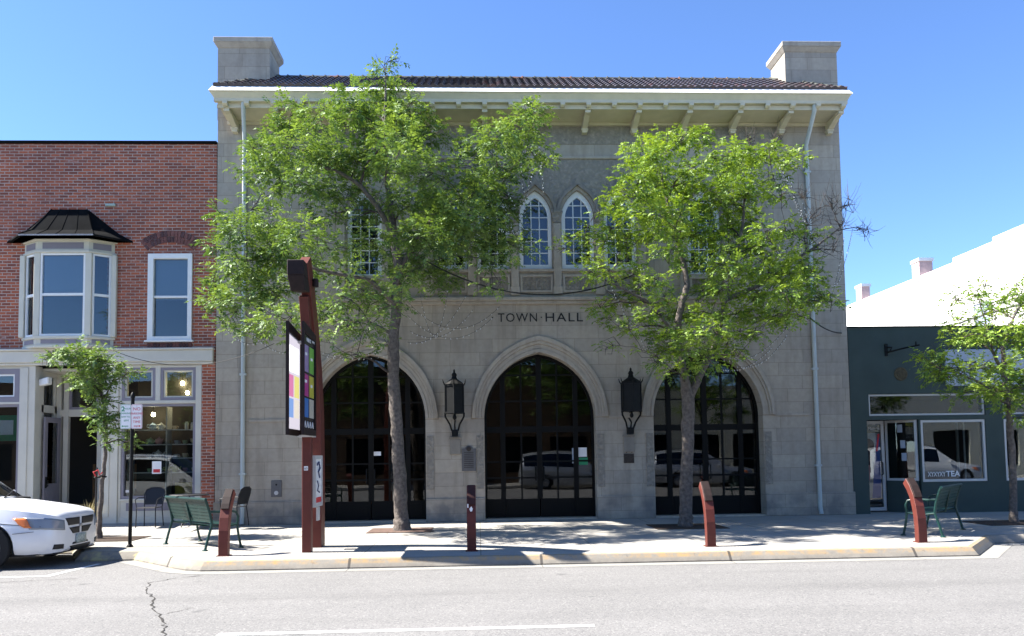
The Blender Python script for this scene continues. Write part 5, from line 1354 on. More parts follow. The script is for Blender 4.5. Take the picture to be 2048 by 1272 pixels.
    patch([(-.93,.19),(.93,.19),(.92,.215),(-.92,.215)], "air_dam", M_['carblack'], .002, 16, 2)
    for s in (-1, 1):
        m = MB(); m.tube([(x+.002, s*h[4][0]*1.003, h[4][1]+.004) for x, h in prof[3:9]], .0055, 4); m.build("panel_gap", M_['carblack'], t)
        m = MB(); m.tube([(prof[3][0]-.06, s*prof[4][1][3][0]*1.0, .56), (-.55, s*.965, .535)], .005, 4); m.build("panel_gap", M_['carblack'], t)
    for wx in (-.93, -3.75):
        for s in (-1, 1):
            m = MB(); m.lathe([(.20, s*.86), (.325, s*.86), (.335, s*.89), (.335, s*1.0-s*.03), (.31, s*.975), (.215, s*.975), (.205, s*.95)], (wx, 0, .33), 28, axis='y')
            wh = m.build("wheel", M_['rubber'], t, smooth=True)
            m = MB(); m.lathe([(.21, s*.94), (.20, s*.965), (.19, s*.95), (.07, s*.965), (.05, s*.975), (0, s*.975)], (wx, 0, .33), 28, axis='y')
            for k in range(7): a = 2*math.pi*k/7; m.bar((wx, s*.963, .33), (wx+.19*math.cos(a), s*.963, .33+.19*math.sin(a)), .035, .02, (0, 1, 0))
            m.build("rim", M_['rim'], wh, smooth=True)
    for s in (-1, 1):
        m = MB(); m.hexa([(-1.78,s*.93,.98),(-1.62,s*.95,.98),(-1.62,s*1.15,1.0),(-1.80,s*1.15,1.0)], [(-1.78,s*.93,1.10),(-1.64,s*.95,1.10),(-1.64,s*1.14,1.14),(-1.80,s*1.14,1.14)]); m.build("wing_mirror", M_['carpaint'], t, bevel=.02)
        m = MB(); m.tube([(-1.27,s*.1,1.04),(-1.36,s*.45,1.10),(-1.42,s*.62,1.14)], .012, 5); m.build("wiper", M_['carblack'], t)
        m = MB(); m.tube([(-2.4,s*.62,1.80),(-3.4,s*.63,1.83),(-4.3,s*.62,1.80)], .018, 6); m.build("roof_rail", M_['carblack'], t, smooth=True)
    m = MB(); m.hexa([(-1.36,-.78,1.015),(-1.20,-.80,.99),(-1.20,.80,.99),(-1.36,.78,1.015)], [(-1.38,-.78,1.045),(-1.22,-.80,1.025),(-1.22,.80,1.025),(-1.38,.78,1.045)]); m.build("cowl", M_['carblack'], t)
    return t
van = build_van("white minivan parked at the kerb, only its nose inside the picture")
van.location = (-7.28, -5.30, -.15); van.scale = (1.07, 1.03, 1.07)
def recolor(o, a, b):
    for c in o.children_recursive:
        if c.type == 'MESH' and any(s is not None and s.name == a.name for s in c.data.materials):
            c.data = c.data.copy()
            for i, s in enumerate(c.data.materials):
                if s.name == a.name: c.data.materials[i] = b
for x, y, paint, lb in ((7.0, -21.2, 'silverpaint', "silver minivan parked across the street, reflected in the middle arched door"), (13.8, -21.2, 'silverpaint', "silver minivan parked across the street, reflected in the right arched door"), (-13.6, -21.2, None, "white minivan parked across the street, reflected in the shop display window"), (25.5, -21.2, None, "white minivan parked across the street, reflected in the green shop window")):
    v = copy_tree(van); v.location = (x, y, -.15); v["label"] = lb
    if paint: recolor(v, M_['carpaint'], M_[paint])
# ------------------------------------------------------------------ trees
CAMP = Vector((-0.37245, -19.5729, 1.55789))
def grow(base, trunk, clumps, seed, leafm, dens, frond=.22, leaf=.07, hang=.36, bare=()):
    """base: ground point.  trunk: [(x,y,z,r)].  clumps: [(x,y,z,r,density)].  Returns trunk MB and crown arrays."""
    rr = random.Random(seed); g = np.random.default_rng(seed)
    wood = MB()
    def fine(poly, n=5):
        out = []
        for i in range(len(poly)-1):
            for k in range(n):
                t = k/n; out.append(tuple(poly[i][j]*(1-t)+poly[i+1][j]*t for j in range(4)))
        out.append(tuple(poly[-1])); return out
    nodes = []
    for ti, tr in enumerate(trunk):
        f = fine(tr, 6)
        f = [(x+rr.uniform(-.012, .012), y+rr.uniform(-.012, .012), z, r*rr.uniform(.95, 1.06)) for x, y, z, r in f]
        wood.tube([(p[0], p[1], p[2]) for p in f], [p[3] for p in f], 10)
        for i, p in enumerate(f):
            if ti > 0 or p[2] > trunk[0][0][2]+1.9: nodes.append((Vector(p[:3]), p[3]))
    cl = sorted(clumps, key=lambda c: min((Vector(c[:3])-n[0]).length for n in nodes))
    twigs = MB()
    for c in cl + list(bare):
        C = Vector(c[:3]); best = None
        for p, r in nodes:
            d = C-p
            cost = d.length*(1+ (.9 if d.z < -.05 else 0) + max(0, .35-d.z/max(.01, d.length))*.5) + (0.05/max(r, .006))*.02
            if best is None or cost < best[0]: best = (cost, p, r)
        _, P, r0 = best; d = C-P; L = d.length
        r1 = min(r0*.75, .012+.016*L); side = Vector((rr.uniform(-1, 1), rr.uniform(-1, 1), rr.uniform(-.3, .6)))*L*.10
        pts = []; rs = []
        ns = max(4, int(L/.18))
        for k in range(ns+1):
            s = k/ns; q = P+d*s+side*math.sin(math.pi*s)+Vector((0, 0, .10*L*math.sin(math.pi*s)))+Vector((rr.uniform(-1,1), rr.uniform(-1,1), rr.uniform(-1,1)))*.02*(1 if 0 < k < ns else 0)
            pts.append(q); rs.append(max(.005, r1*(1-.72*s)))
        twigs.tube(pts, rs, 6)
        for q, r in list(zip(pts, rs))[1:]: nodes.append((q, r))
        nt_ = 7 if c[4] > 0 else 11
        for k in range(nt_):
            a = Vector((rr.gauss(0, 1), rr.gauss(0, 1), rr.gauss(.25, .8))).normalized()*c[3]*rr.uniform(.7, 1.25)
            bd = Vector((rr.gauss(0, 1), rr.gauss(0, 1), rr.gauss(0, 1)))*.06
            s0 = pts[rr.randrange(max(1, len(pts)-3), len(pts))]
            tip = C+a
            twigs.tube([s0, (s0+tip)/2+bd, tip], [.008, .0055, .003], 4)
            if c[4] <= 0:
                for _ in range(2):
                    b2 = Vector((rr.gauss(0, 1), rr.gauss(0, 1), rr.gauss(.3, 1)))*.18
                    mid = (s0+tip)/2+bd; twigs.tube([mid, mid+b2*.6, mid+b2+Vector((0,0,.05))], [.005, .004, .002], 3)
    # fronds
    B = []; D = []; T = []
    for c in clumps:
        if c[4] <= 0: continue
        nf = max(6, int(dens*c[4]*(c[3]/.5)**2.2))
        u = g.normal(size=(nf, 3)); u /= np.linalg.norm(u, axis=1)[:, None]
        u[:, 2] = np.where(u[:, 2] < -.15, u[:, 2]*.55, u[:, 2])
        rad = c[3]*g.uniform(.12, 1.0, nf)**.55*g.uniform(.85, 1.15, nf)
        # lobes: pull the clump into a few uneven tufts
        kt = g.normal(size=(5, 3)); kt /= np.linalg.norm(kt, axis=1)[:, None]
        aff = np.max(u @ kt.T, axis=1); rad *= (.62+.5*np.clip(aff, 0, 1))
        b = np.array(c[:3])+u*rad[:, None]*np.array([1.08, 1.08, .82])
        d = u*np.array([1, 1, .35])+g.normal(size=(nf, 3))*.45; d[:, 2] += .12
        B.append(b); D.append(d/np.linalg.norm(d, axis=1)[:, None])
        ct = g.uniform(-.12, .12)
        T.append(np.clip(.42+ct+.20*u[:, 2]+g.normal(size=nf)*.2, 0, 1))  # lighter towards clump tops: sunlit tops put into the leaf colour
    B = np.concatenate(B); D = np.concatenate(D); T = np.concatenate(T); n = len(B)
    SZ = g.uniform(.75, 1.3, n); fl = frond*SZ*g.uniform(.8, 1.15, n); dr = hang*g.uniform(.35, .95, n)
    down = np.array([0, 0, -1.0])
    side = np.cross(D, down); side /= np.linalg.norm(side, axis=1)[:, None]+1e-9
    V = []; tint = []
    spots = [(.22, 1), (.22, -1), (.45, 1), (.45, -1), (.68, 1), (.68, -1), (.88, 1), (.88, -1), (1.0, 0)]
    for s, sd in spots:
        p = B+fl[:, None]*(D*s+down*(dr*s*s)[:, None])
        tan = D+down*(2*dr*s)[:, None]; tan /= np.linalg.norm(tan, axis=1)[:, None]
        ld = tan*(.55 if sd else 1.0)+side*(sd*.8)+down*.22+g.normal(size=(n, 3))*.16; ld /= np.linalg.norm(ld, axis=1)[:, None]
        nn = np.cross(tan, side)+g.normal(size=(n, 3))*.35
        wv = np.cross(ld, nn); wv /= np.linalg.norm(wv, axis=1)[:, None]+1e-9
        l = leaf*g.uniform(.6, 1.35, n)[:, None]*SZ[:, None]; w = l*.25
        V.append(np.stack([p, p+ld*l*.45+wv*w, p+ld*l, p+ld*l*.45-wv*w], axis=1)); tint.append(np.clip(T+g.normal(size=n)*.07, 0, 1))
    V = np.concatenate(V); tint = np.concatenate(tint)
    return wood, twigs, V, tint
def make_tree(name, base, trunk, clumps, seed, leafm, dens, label, cat, group, **kw):
    wood, twigs, V, tint = grow(base, trunk, clumps, seed, leafm, dens, **kw)
    t = thing(name, base, label, cat, group)
    o = len(wood.v); wood.v += twigs.v; wood.f += [tuple(i+o for i in f) for f in twigs.f]
    wood.mi += [1]*len(twigs.f)
    wood.build("trunk", [M_['bark'], M_['barkdark']], t, smooth=True, sharp=80)
    nf = len(V); me = bpy.data.meshes.new("crown")
    co = (V.reshape(-1, 3)-np.array(base)).astype(np.float32)
    me.vertices.add(nf*4); me.vertices.foreach_set("co", co.ravel())
    me.loops.add(nf*4); me.loops.foreach_set("vertex_index", np.arange(nf*4, dtype=np.int32))
    me.polygons.add(nf); me.polygons.foreach_set("loop_start", np.arange(0, nf*4, 4, dtype=np.int32)); me.polygons.foreach_set("loop_total", np.full(nf, 4, dtype=np.int32))
    at = me.attributes.new("tint", 'FLOAT', 'FACE'); at.data.foreach_set("value", tint.astype(np.float32))
    me.materials.append(leafm); me.update(); me.validate()
    c = bpy.data.objects.new("crown", me); COL.objects.link(c); c.parent = t
    print(name, "leaflets", nf)
    return t
def light_string(pts, n, label, group):
    mb = MB(); pts = [Vector(p) for p in pts]
    mb.tube(pts, .0045, 4); mb.cur = 1; rr = random.Random(len(pts)*7+n)
    L = [0]
    for i in range(1, len(pts)): L.append(L[-1]+(pts[i]-pts[i-1]).length)
    for k in range(n):
        s = L[-1]*(k+.5+rr.uniform(-.25, .25))/n
        for i in range(1, len(pts)):
            if s <= L[i]: break
        p = pts[i-1].lerp(pts[i], (s-L[i-1])/max(1e-6, L[i]-L[i-1])); a = rr.uniform(0, 6.28)
        mb.tube([p, p+Vector((.012*math.cos(a), .012*math.sin(a), -.012)), p+Vector((.02*math.cos(a), .02*math.sin(a), -.034))], [.004, .008, .002], 5)
    o = mb.build("light_string", [M_['cord'], M_['bulb']], origin=pts[0]); tag(o, label, "light string", group); return o
def sag(p, q, drop, n=14):
    p, q = Vector(p), Vector(q)
    return [p.lerp(q, k/n)-Vector((0, 0, 4*drop*(k/n)*(1-k/n))) for k in range(n+1)]
C1 = [(-2.32,-2.41,10.17,0.28,0.35),(-2.15,-1.93,10.55,0.15,0.35),(-2.57,-1.72,10.02,0.4,1),(-2.25,-1.13,10.14,0.32,1),(-4.48,-1.98,9.17,0.44,1),(-4.84,-1.38,9.01,0.43,1),(-3.3,-4.63,7.97,0.37,1),(-2.98,-3.02,8.93,0.54,1),(-2.59,-1.13,9.36,0.67,1),(-1.79,-2.3,9.15,0.47,1),(-1.52,-1.32,9.05,0.48,1),(-4.79,-3.81,7.74,0.28,0.8),(-4.69,-2.86,7.97,0.4,1),(-3.87,-3.73,7.74,0.51,1),(-3.46,-2.7,8.04,0.61,1),(-2.84,-2.6,7.97,0.62,1),(-1.86,-4.84,7.12,0.48,1),(-1.41,-4.0,7.24,0.51,1),(-1.87,-3.78,8.04,0.47,1),(-5.48,-1.52,8.08,0.36,0.8),(-4.71,-1.9,7.83,0.53,1),(-3.59,-4.09,6.9,0.46,1),(-3.31,-1.72,7.61,0.54,1),(-4.52,-3.86,6.73,0.32,0.7),(0.91,-2.35,9.14,0.34,1),(0.6,-3.71,8.22,0.42,1),(0.12,-4.34,7.71,0.44,1),(-0.36,-1.51,8.74,0.47,0.8),(-0.57,-3.89,7.38,0.35,0.7),(0.77,-3.39,7.88,0.42,0.8),(1.22,-1.53,8.28,0.25,0.8),(0.32,-1.59,8.12,0.52,1),(-0.27,-3.54,7.09,0.42,1),(-1.31,-1.09,7.7,0.55,1),(-1.66,-2.74,6.94,0.55,1),(-1.04,-2.19,6.89,0.52,1),(-0.48,-3.88,6.26,0.57,1),(0.08,-1.33,7.38,0.55,1),(-0.27,-2.15,7.35,0.41,1),(0.19,-1.27,6.69,0.53,1),(-0.62,-1.41,6.42,0.66,1),(-1.19,-3.65,5.93,0.58,1),(0.55,-3.08,5.86,0.33,0.7),(0.0,-3.86,5.41,0.33,0.8),(-5.46,-3.34,6.54,0.28,0.9),(-5.03,-3.78,6.1,0.47,1),(-5.76,-2.95,6.03,0.25,0.9),(-4.79,-2.43,6.6,0.49,0.8),(-3.67,-4.6,5.77,0.39,1),(-3.66,-2.19,6.89,0.39,0.7),(-4.36,-3.32,5.72,0.59,1),(-5.1,-3.19,5.55,0.57,1),(-6.01,-1.91,5.52,0.38,1),(-5.89,-2.59,4.94,0.36,1),(-5.21,-3.13,4.83,0.47,1),(-4.69,-2.82,5.1,0.54,1),(-4.12,-2.09,5.7,0.46,1),(-3.12,-4.57,5.49,0.36,0.8),(-3.42,-1.03,5.88,0.44,0.8),(-2.72,-4.76,4.5,0.35,0.8),(-2.62,-1.9,5.17,0.46,0.8),(-3.89,-1.56,4.91,0.47,0.8),(-4.09,-4.39,4.2,0.44,1),(-5.36,-1.88,4.41,0.4,0.8),(-5.48,-2.91,4.35,0.25,0.8),(-4.12,-2.55,4.08,0.34,0.7),(-2.9,-4.79,3.93,0.33,0.8),(-2.36,-4.71,4.03,0.33,0.8),(-2.04,-4.18,4.51,0.32,0.8),(-2.26,-1.08,6.28,0.49,1),(-2.33,-4.11,5.8,0.37,0.8),(-2.95,-1.88,6.98,0.38,0.7),(-1.67,-1.2,6.01,0.55,1),(-1.21,-1.18,5.66,0.44,1),(-1.91,-3.52,5.14,0.38,1),(-1.61,-3.46,6.08,0.44,1),(-3.03,-2.79,3.72,0.23,0.6),(-2.42,-1.8,4.07,0.24,0.6),(-0.1,-4.09,4.89,0.21,0.7),(-2.5,-1.91,7.2,0.42,0.8),(0.41,-1.83,7.4,0.27,0.6)]
C2 = [(4.66,-1.8,8.72,0.31,1),(4.11,-1.7,8.74,0.4,1),(3.15,-3.01,7.94,0.43,1),(3.29,-3.91,7.51,0.41,1),(2.71,-4.82,6.84,0.35,1),(3.65,-2.34,7.68,0.36,1),(4.12,-3.12,8.32,0.19,1),(4.82,-1.94,8.83,0.24,1),(4.87,-3.51,7.71,0.38,1),(5.88,-1.91,8.32,0.42,1),(5.63,-3.82,7.68,0.32,1),(6.86,-1.86,8.24,0.33,1),(5.1,-2.06,7.97,0.36,1),(4.21,-3.35,7.54,0.28,1),(5.36,-2.83,7.65,0.35,1),(4.46,-2.25,7.62,0.41,1),(4.61,-4.24,6.83,0.36,1),(5.64,-2.77,7.21,0.38,1),(6.53,-1.82,7.82,0.29,0.8),(5.83,-3.8,6.78,0.28,0.7),(4.83,-1.76,7.3,0.47,1),(5.25,-2.24,7.1,0.49,1),(4.2,-1.6,7.55,0.43,1),(3.26,-3.61,6.88,0.38,1),(2.66,-4.44,6.57,0.31,1),(2.79,-1.88,7.36,0.29,0.8),(2.74,-1.87,7.07,0.31,1),(2.95,-3.15,6.63,0.34,1),(3.11,-4.57,6.15,0.36,1),(3.61,-4.22,6.26,0.38,1),(2.35,-2.45,6.85,0.19,0.4),(2.39,-3.61,6.19,0.28,0.8),(2.16,-1.55,6.69,0.27,0.7),(1.69,-2.56,6.26,0.21,0.7),(1.33,-3.34,5.83,0.16,0.6),(2.08,-2.39,6.22,0.25,0.7),(2.33,-3.35,6.04,0.26,0.8),(3.15,-1.37,6.59,0.32,1),(3.65,-1.39,6.73,0.38,1),(3.66,-2.93,6.29,0.37,1),(4.26,-2.41,6.53,0.39,1),(4.73,-2.19,6.46,0.43,1),(5.3,-1.75,6.63,0.42,1),(6.01,-1.09,7.12,0.42,1),(5.14,-4.76,5.77,0.26,1),(6.08,-3.42,6.15,0.3,1),(6.79,-2.56,6.25,0.24,0.8),(6.73,-3.44,6.1,0.16,0.6),(5.88,-2.62,6.05,0.35,1),(5.53,-4.44,5.36,0.26,1),(5.86,-1.47,6.41,0.43,1),(5.01,-2.89,5.93,0.34,1),(3.38,-4.53,5.48,0.34,1),(4.34,-2.33,5.8,0.3,1),(2.75,-3.62,5.75,0.26,0.7),(2.63,-4.04,5.39,0.25,0.7),(2.22,-2.92,5.66,0.29,0.8),(1.93,-3.93,5.12,0.27,0.9),(2.27,-3.86,5.18,0.26,0.8),(3.23,-1.59,5.7,0.22,0.6),(3.34,-2.21,5.33,0.28,0.8),(3.0,-4.89,4.82,0.24,1),(4.95,-1.86,5.82,0.31,1),(4.33,-4.96,5.0,0.33,1),(5.19,-3.64,5.31,0.36,1),(6.44,-1.43,5.72,0.45,1),(6.51,-2.5,5.47,0.43,1),(6.49,-3.5,5.12,0.36,1),(6.42,-3.31,5.55,0.34,1),(6.89,-3.16,4.88,0.27,0.8),(6.83,-3.79,4.58,0.23,0.8),(7.38,-1.27,5.16,0.41,1),(5.6,-4.52,4.61,0.36,1),(5.66,-3.26,4.87,0.39,1),(5.69,-2.0,5.12,0.4,1),(4.68,-3.41,4.97,0.33,1),(5.08,-1.03,5.42,0.32,1),(3.37,-4.0,4.64,0.25,0.8),(3.3,-1.17,5.36,0.26,0.7),(2.89,-1.55,5.08,0.29,0.8),(2.34,-2.34,4.76,0.28,0.9),(2.49,-1.63,4.65,0.18,0.7),(3.21,-3.17,4.46,0.31,0.9),(4.01,-1.66,4.77,0.37,1),(4.46,-1.79,4.7,0.37,1),(4.6,-2.93,4.49,0.31,1),(5.08,-3.11,4.46,0.35,1),(5.85,-2.17,4.66,0.39,1),(5.94,-3.27,4.42,0.35,1),(5.92,-4.3,4.24,0.29,0.8),(6.56,-2.05,4.4,0.2,0.6),(2.48,-3.74,4.15,0.2,0.7),(2.88,-2.99,4.18,0.24,0.8),(3.66,-1.86,4.26,0.33,1),(3.52,-4.32,3.88,0.31,1),(3.75,-4.96,3.78,0.29,1),(4.26,-4.54,3.89,0.28,1),(5.31,-2.63,4.18,0.32,1),(5.36,-3.51,4.04,0.22,0.7),(2.23,-3.69,3.71,0.15,1.1),(3.06,-3.14,3.72,0.12,0.8),(3.99,-1.28,3.96,0.32,1),(3.76,-4.0,3.6,0.33,1),(4.35,-3.37,3.72,0.32,1),(5.4,-1.45,3.97,0.32,1),(5.28,-2.54,3.65,0.21,0.8),(3.19,-3.89,3.37,0.22,1),(3.63,-3.09,3.29,0.16,1),(4.08,-3.09,3.41,0.27,0.9),(4.11,-4.47,3.29,0.21,0.9)]
B2 = [(6.34,-2.61,8.38,0.21,0),(5.58,-2.79,8.35,0.15,0),(7.56,-2.35,7.01,0.28,0),(7.8,-2.66,6.96,0.19,0),(8.35,-2.43,6.42,0.17,0),(7.71,-2.52,6.58,0.26,0),(6.9,-2.79,6.69,0.25,0),(6.82,-2.44,7.25,0.21,0),(7.37,-2.74,5.93,0.21,0)]
C3 = [(9.46,-3.72,4.66,0.2,1),(11.08,-1.93,5.18,0.29,1),(9.81,-4.15,4.87,0.13,0.7),(11.44,-2.58,4.9,0.32,1),(10.45,-4.3,4.66,0.29,1),(10.22,-3.85,4.52,0.27,1),(11.28,-1.81,4.73,0.3,1),(9.66,-3.86,4.21,0.19,0.8),(9.95,-2.8,4.35,0.18,0.8),(9.6,-3.18,4.09,0.14,0.8),(9.89,-3.23,3.93,0.3,1),(10.24,-3.15,3.94,0.3,1),(9.99,-3.99,3.82,0.3,1),(10.18,-2.39,3.93,0.21,1),(10.31,-4.3,3.89,0.29,1),(10.58,-3.89,3.69,0.26,1),(8.86,-3.72,3.47,0.24,1),(9.2,-3.49,3.27,0.31,1),(9.08,-3.18,3.42,0.2,0.8),(9.65,-2.46,3.21,0.26,1),(9.49,-3.35,3.06,0.27,1),(9.33,-4.04,3.11,0.26,0.6),(9.81,-3.77,3.24,0.29,1),(11.23,-1.82,3.07,0.33,1),(9.88,-4.36,3.13,0.31,1),(11.18,-2.81,3.22,0.35,1),(9.57,-3.39,2.69,0.25,0.8),(10.59,-2.71,2.75,0.3,1),(10.32,-3.6,2.72,0.3,1),(11.3,-2.61,2.79,0.32,1),(10.8,-3.16,2.47,0.27,1),(11.45,-2.73,3.01,0.35,1),(12.26,-2.06,4.71,0.44,1),(11.81,-2.92,3.68,0.47,1),(11.19,-4.03,4.05,0.47,1),(10.9,-4.24,2.71,0.38,1),(12.91,-2.12,3.55,0.52,1),(11.12,-3.18,2.25,0.16,0.7),(10.08,-3.99,4.16,0.19,0.6)]
C0 = [(-9.19,-2.86,3.68,0.14,0.8),(-8.96,-2.93,3.69,0.18,1),(-8.55,-3.13,3.76,0.28,1),(-8.6,-2.52,3.78,0.29,1),(-7.96,-3.28,3.65,0.25,1),(-8.01,-2.84,3.46,0.28,1),(-8.61,-2.49,3.46,0.27,1),(-8.14,-3.21,3.15,0.26,1),(-8.07,-2.79,3.15,0.24,1),(-8.61,-2.74,3.24,0.18,0.8),(-7.44,-3.22,3.33,0.15,0.8),(-7.3,-2.93,3.36,0.11,0.8),(-8.24,-2.66,2.95,0.2,1),(-7.98,-2.88,2.81,0.2,1),(-8.45,-2.64,2.66,0.14,0.8),(-8.0,-3.15,2.48,0.2,1),(-7.81,-3.07,2.48,0.2,1),(-7.83,-3.19,2.23,0.19,1),(-7.75,-2.83,2.2,0.16,0.8),(-7.74,-2.49,1.97,0.16,0.9),(-8.02,-2.76,1.97,0.14,0.8),(-7.52,-2.63,1.88,0.1,0.9),(-7.8,-2.94,3.28,0.18,0.7)]
K1 = [[(-2.016,-2.2,-0.019,0.2),(-2.036,-2.2,0.28,0.155),(-2.073,-2.2,1.19,0.138),(-2.131,-2.2,2.268,0.132),(-2.19,-2.2,3.354,0.125),(-2.186,-2.2,4.119,0.118),(-2.112,-2.25,4.878,0.11),(-2.059,-2.3,5.637,0.1),(-2.131,-2.3,6.299,0.09),(-2.209,-2.25,6.869,0.075),(-2.299,-2.2,7.556,0.06),(-2.328,-2.2,8.343,0.045),(-2.345,-2.2,9.248,0.03),(-2.319,-2.2,10.044,0.012)],[(-2.131,-2.3,6.299,0.065),(-2.429,-2.5,6.902,0.055),(-2.827,-2.7,7.383,0.045),(-3.233,-2.8,7.619,0.035),(-4.051,-2.9,7.851,0.018)],[(-2.059,-2.3,5.637,0.06),(-1.712,-2.1,6.353,0.05),(-1.278,-1.9,6.975,0.042),(-0.489,-1.8,7.579,0.032),(0.311,-1.8,8.157,0.015)],[(-2.112,-2.25,4.878,0.055),(-2.636,-2.6,5.353,0.045),(-3.426,-2.9,5.449,0.035),(-4.412,-3.1,5.668,0.025),(-5.197,-3.2,5.646,0.014)],[(-2.174,-2.2,4.229,0.04),(-2.842,-1.9,4.614,0.03),(-3.868,-1.7,4.6,0.022),(-4.775,-1.6,4.68,0.012)]]
K2 = [[(4.051,-2.45,-0.032,0.17),(4.07,-2.45,0.244,0.145),(4.141,-2.45,1.638,0.132),(4.194,-2.45,2.72,0.14),(4.091,-2.45,3.374,0.085),(4.019,-2.45,3.922,0.08),(3.999,-2.5,4.462,0.075),(4.108,-2.55,4.89,0.07),(4.205,-2.55,5.219,0.065),(4.158,-2.45,5.795,0.055),(4.025,-2.35,6.492,0.045),(3.847,-2.25,7.312,0.03),(3.753,-2.25,7.994,0.015)],[(4.194,-2.45,2.72,0.1),(4.452,-2.4,3.212,0.08),(4.783,-2.35,3.819,0.072),(4.997,-2.25,4.386,0.065),(5.126,-2.25,4.943,0.055),(5.342,-2.35,5.703,0.045),(5.505,-2.45,6.571,0.032),(5.586,-2.45,7.357,0.018)],[(5.126,-2.25,4.943,0.05),(5.887,-2.35,5.254,0.042),(6.538,-2.45,5.73,0.035),(7.111,-2.45,6.063,0.028),(7.692,-2.45,6.511,0.015)],[(4.019,-2.45,3.922,0.045),(3.446,-2.75,4.747,0.035),(3.0,-2.85,4.946,0.028),(2.348,-2.95,5.25,0.016)]]
K3 = [[(10.959,-2.95,-0.029,0.1),(10.964,-2.95,0.266,0.075),(11.0,-2.95,1.537,0.065),(10.975,-2.95,2.285,0.06),(10.927,-2.95,3.037,0.055),(10.917,-2.95,3.684,0.045),(11.17,-2.85,4.241,0.035),(11.487,-2.75,4.695,0.02)],[(10.927,-2.95,3.037,0.04),(10.552,-3.15,3.661,0.03),(10.357,-3.25,4.287,0.02),(10.221,-3.25,4.822,0.01)],[(10.964,-2.95,2.499,0.035),(10.245,-3.15,2.972,0.025),(9.547,-3.25,3.233,0.012)]]
K0 = [[(-8.095,-2.84,-0.02,0.07),(-8.09,-2.84,0.283,0.05),(-8.062,-2.84,0.991,0.043),(-8.001,-2.84,1.601,0.038),(-7.98,-2.84,2.112,0.034),(-8.03,-2.84,2.729,0.028),(-8.18,-2.84,3.298,0.02),(-8.389,-2.84,3.714,0.01)],[(-8.03,-2.84,2.729,0.018),(-7.906,-2.84,3.192,0.014),(-7.619,-2.74,3.375,0.008)]]
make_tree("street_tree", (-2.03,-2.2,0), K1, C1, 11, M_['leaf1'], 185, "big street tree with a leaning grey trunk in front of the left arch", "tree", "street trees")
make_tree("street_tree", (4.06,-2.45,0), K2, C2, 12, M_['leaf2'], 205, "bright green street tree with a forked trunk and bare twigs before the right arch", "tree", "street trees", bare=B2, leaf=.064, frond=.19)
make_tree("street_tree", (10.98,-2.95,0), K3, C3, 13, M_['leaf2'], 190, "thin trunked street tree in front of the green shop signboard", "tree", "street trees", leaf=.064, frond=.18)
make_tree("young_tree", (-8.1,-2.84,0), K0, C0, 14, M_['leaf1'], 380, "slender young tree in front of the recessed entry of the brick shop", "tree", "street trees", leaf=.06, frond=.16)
t = thing("tree_stake", (-8.2,-2.8,0), "black steel stake beside the young tree, tied with a red ribbon", "stake")
m = MB(); m.tube([(-8.2,-2.80,0),(-8.18,-2.80,1.45)], .02, 6); m.build("stake", M_['darkmetal'], t)
m = MB(); m.tube([(-8.2,-2.86,1.25),(-8.05,-2.90,1.28),(-7.97,-2.84,1.26),(-8.03,-2.77,1.25),(-8.2,-2.78,1.25)], .016, 5); m.build("tie_strap", M_['black'], t)
m = MB(); m.tube([(-8.16,-2.88,1.27),(-8.20,-2.91,1.36),(-8.10,-2.92,1.40),(-8.08,-2.90,1.30),(-8.02,-2.91,1.35)], .014, 5); m.build("ribbon", M_['signred'], t)
# light strings and cables hung from the trees
g1 = "light strings hung from the big tree"; l1 = "dotted light string swagging to the right from the big tree, over the stone wall"
for p, q, d in (((-1.9,-2.0,5.0),(.15,-1.6,4.95),.55), ((-1.9,-2.0,4.7),(.0,-1.7,4.7),.5), ((-1.85,-2.0,4.35),(-.45,-1.8,4.85),.35), ((-1.6,-2.1,5.1),(-1.0,-1.9,5.3),.95), ((-1.9,-2.0,4.1),(-.6,-1.7,5.2),.35)):
    light_string(sag(p, q, d), 15, l1, g1)
l1 = "dotted light string hanging down below the left branches of the big tree"
for x, z, l in ((-4.82,7.35,.55),(-4.6,7.3,.4),(-4.42,7.35,.5),(-4.2,7.25,.45),(-3.9,7.2,.35),(-5.2,7.2,.4)):
    light_string([(x,-2.2,z),(x+.03,-2.2,z-l*.5),(x-.02,-2.2,z-l)], 9, l1, g1)
for p, q, d in (((-5.95,-2.2,4.65),(-4.9,-2.1,4.25),.35), ((-5.3,-2.2,4.4),(-4.1,-2.1,4.0),.3), ((-4.8,-2.2,4.5),(-2.2,-2.1,4.1),.55), ((-4.2,-2.0,4.1),(-2.1,-2.0,3.9),.25)):
    light_string(sag(p, q, d), 16, l1, g1)
l1 = "dotted light string draped through the right hand branches of the big tree"
for p, q, d in (((.6,-2.2,8.6),(.75,-2.2,6.7),-.1), ((.3,-2.3,7.6),(1.0,-2.2,8.4),.9), ((1.05,-2.2,8.7),(1.15,-2.2,7.4),.05), ((-.2,-2.3,7.0),(.7,-2.2,6.6),.3), ((.0,-2.4,7.9),(.5,-2.3,6.4),.1)):
    light_string(sag(p, q, d), 20, l1, g1)
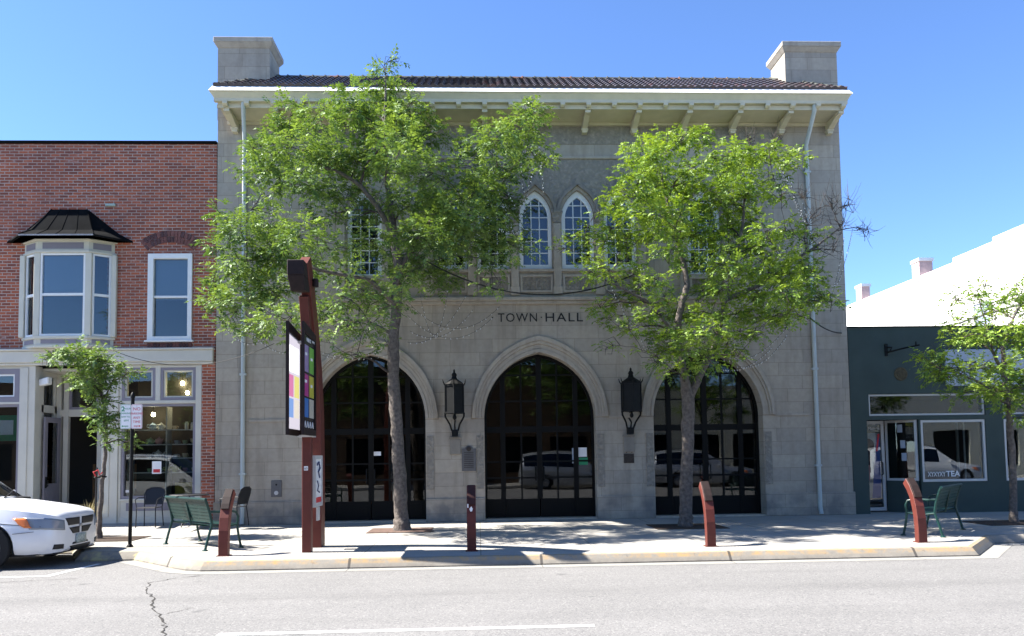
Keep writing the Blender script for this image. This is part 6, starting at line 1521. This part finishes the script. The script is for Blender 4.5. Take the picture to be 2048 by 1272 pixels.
g2 = "light strings hung from the second tree"; l2 = "dotted light string hanging on the bare right hand twigs of the second tree"
for p, q, d in (((5.0,-2.4,3.6),(6.7,-2.0,4.5),.3), ((5.3,-2.4,3.45),(6.6,-2.0,4.2),.25), ((4.9,-2.4,3.4),(6.2,-2.1,3.9),.2), ((6.6,-2.4,7.7),(7.2,-2.3,6.3),.15), ((6.9,-2.4,7.1),(7.3,-2.3,5.9),.2), ((7.8,-2.4,6.3),(7.5,-2.2,4.9),.15), ((8.0,-2.4,6.5),(7.7,-2.2,5.3),.1), ((6.4,-2.4,7.9),(6.9,-2.4,6.6),-.1)):
    light_string(sag(p, q, d), 22, l2, g2)
l2 = "dotted light string along the low left branches of the second tree"
for p, q, d in (((2.5,-2.6,5.3),(3.1,-2.5,4.2),.1), ((2.4,-2.6,6.4),(3.4,-2.6,5.6),.3), ((2.9,-2.6,4.9),(3.3,-2.5,3.8),.1)):
    light_string(sag(p, q, d), 16, l2, g2)
tag(MB().tube(sag((-1.6,-1.9,6.0),(3.4,-1.6,5.75),.68,20), .016, 6).build("power_cable", M_['cord'], origin=(.5,-1.5,5.6)), "black cable sagging between the two big trees in front of the window ledge", "cable")
tag(MB().tube(sag((6.6,-1.6,5.6),(8.75,-.05,4.52),.32,14), .016, 6).build("power_cable", M_['cord'], origin=(7.6,-.8,4.8)), "black cable sagging from the second tree to the corner of the green shop", "cable")
tag(MB().tube(sag((-9.0,-.3,4.2),(-4.9,-1.6,4.15),.42,20), .007, 5).build("thin_wire", M_['cord'], origin=(-7,-.6,3.9)), "thin dark wire crossing from the brick shop cornice to the big tree", "wire")
# trees across the street, seen only as reflections in the doors
src = bpy.data.objects["street_tree"]; src2 = bpy.data.objects["street_tree.001"]
for s_, x, lb in ((src, 3.0, "street tree across the road, reflected green in the middle arched door"), (src2, 12.5, "street tree across the road, reflected in the right arched door and green shop glass"), (src, -9.5, "street tree across the road, reflected in the brick shop windows")):
    c = copy_tree(s_); c.location = (x, -24.3, 0); c["label"] = lb; c.rotation_euler.z = 2.2
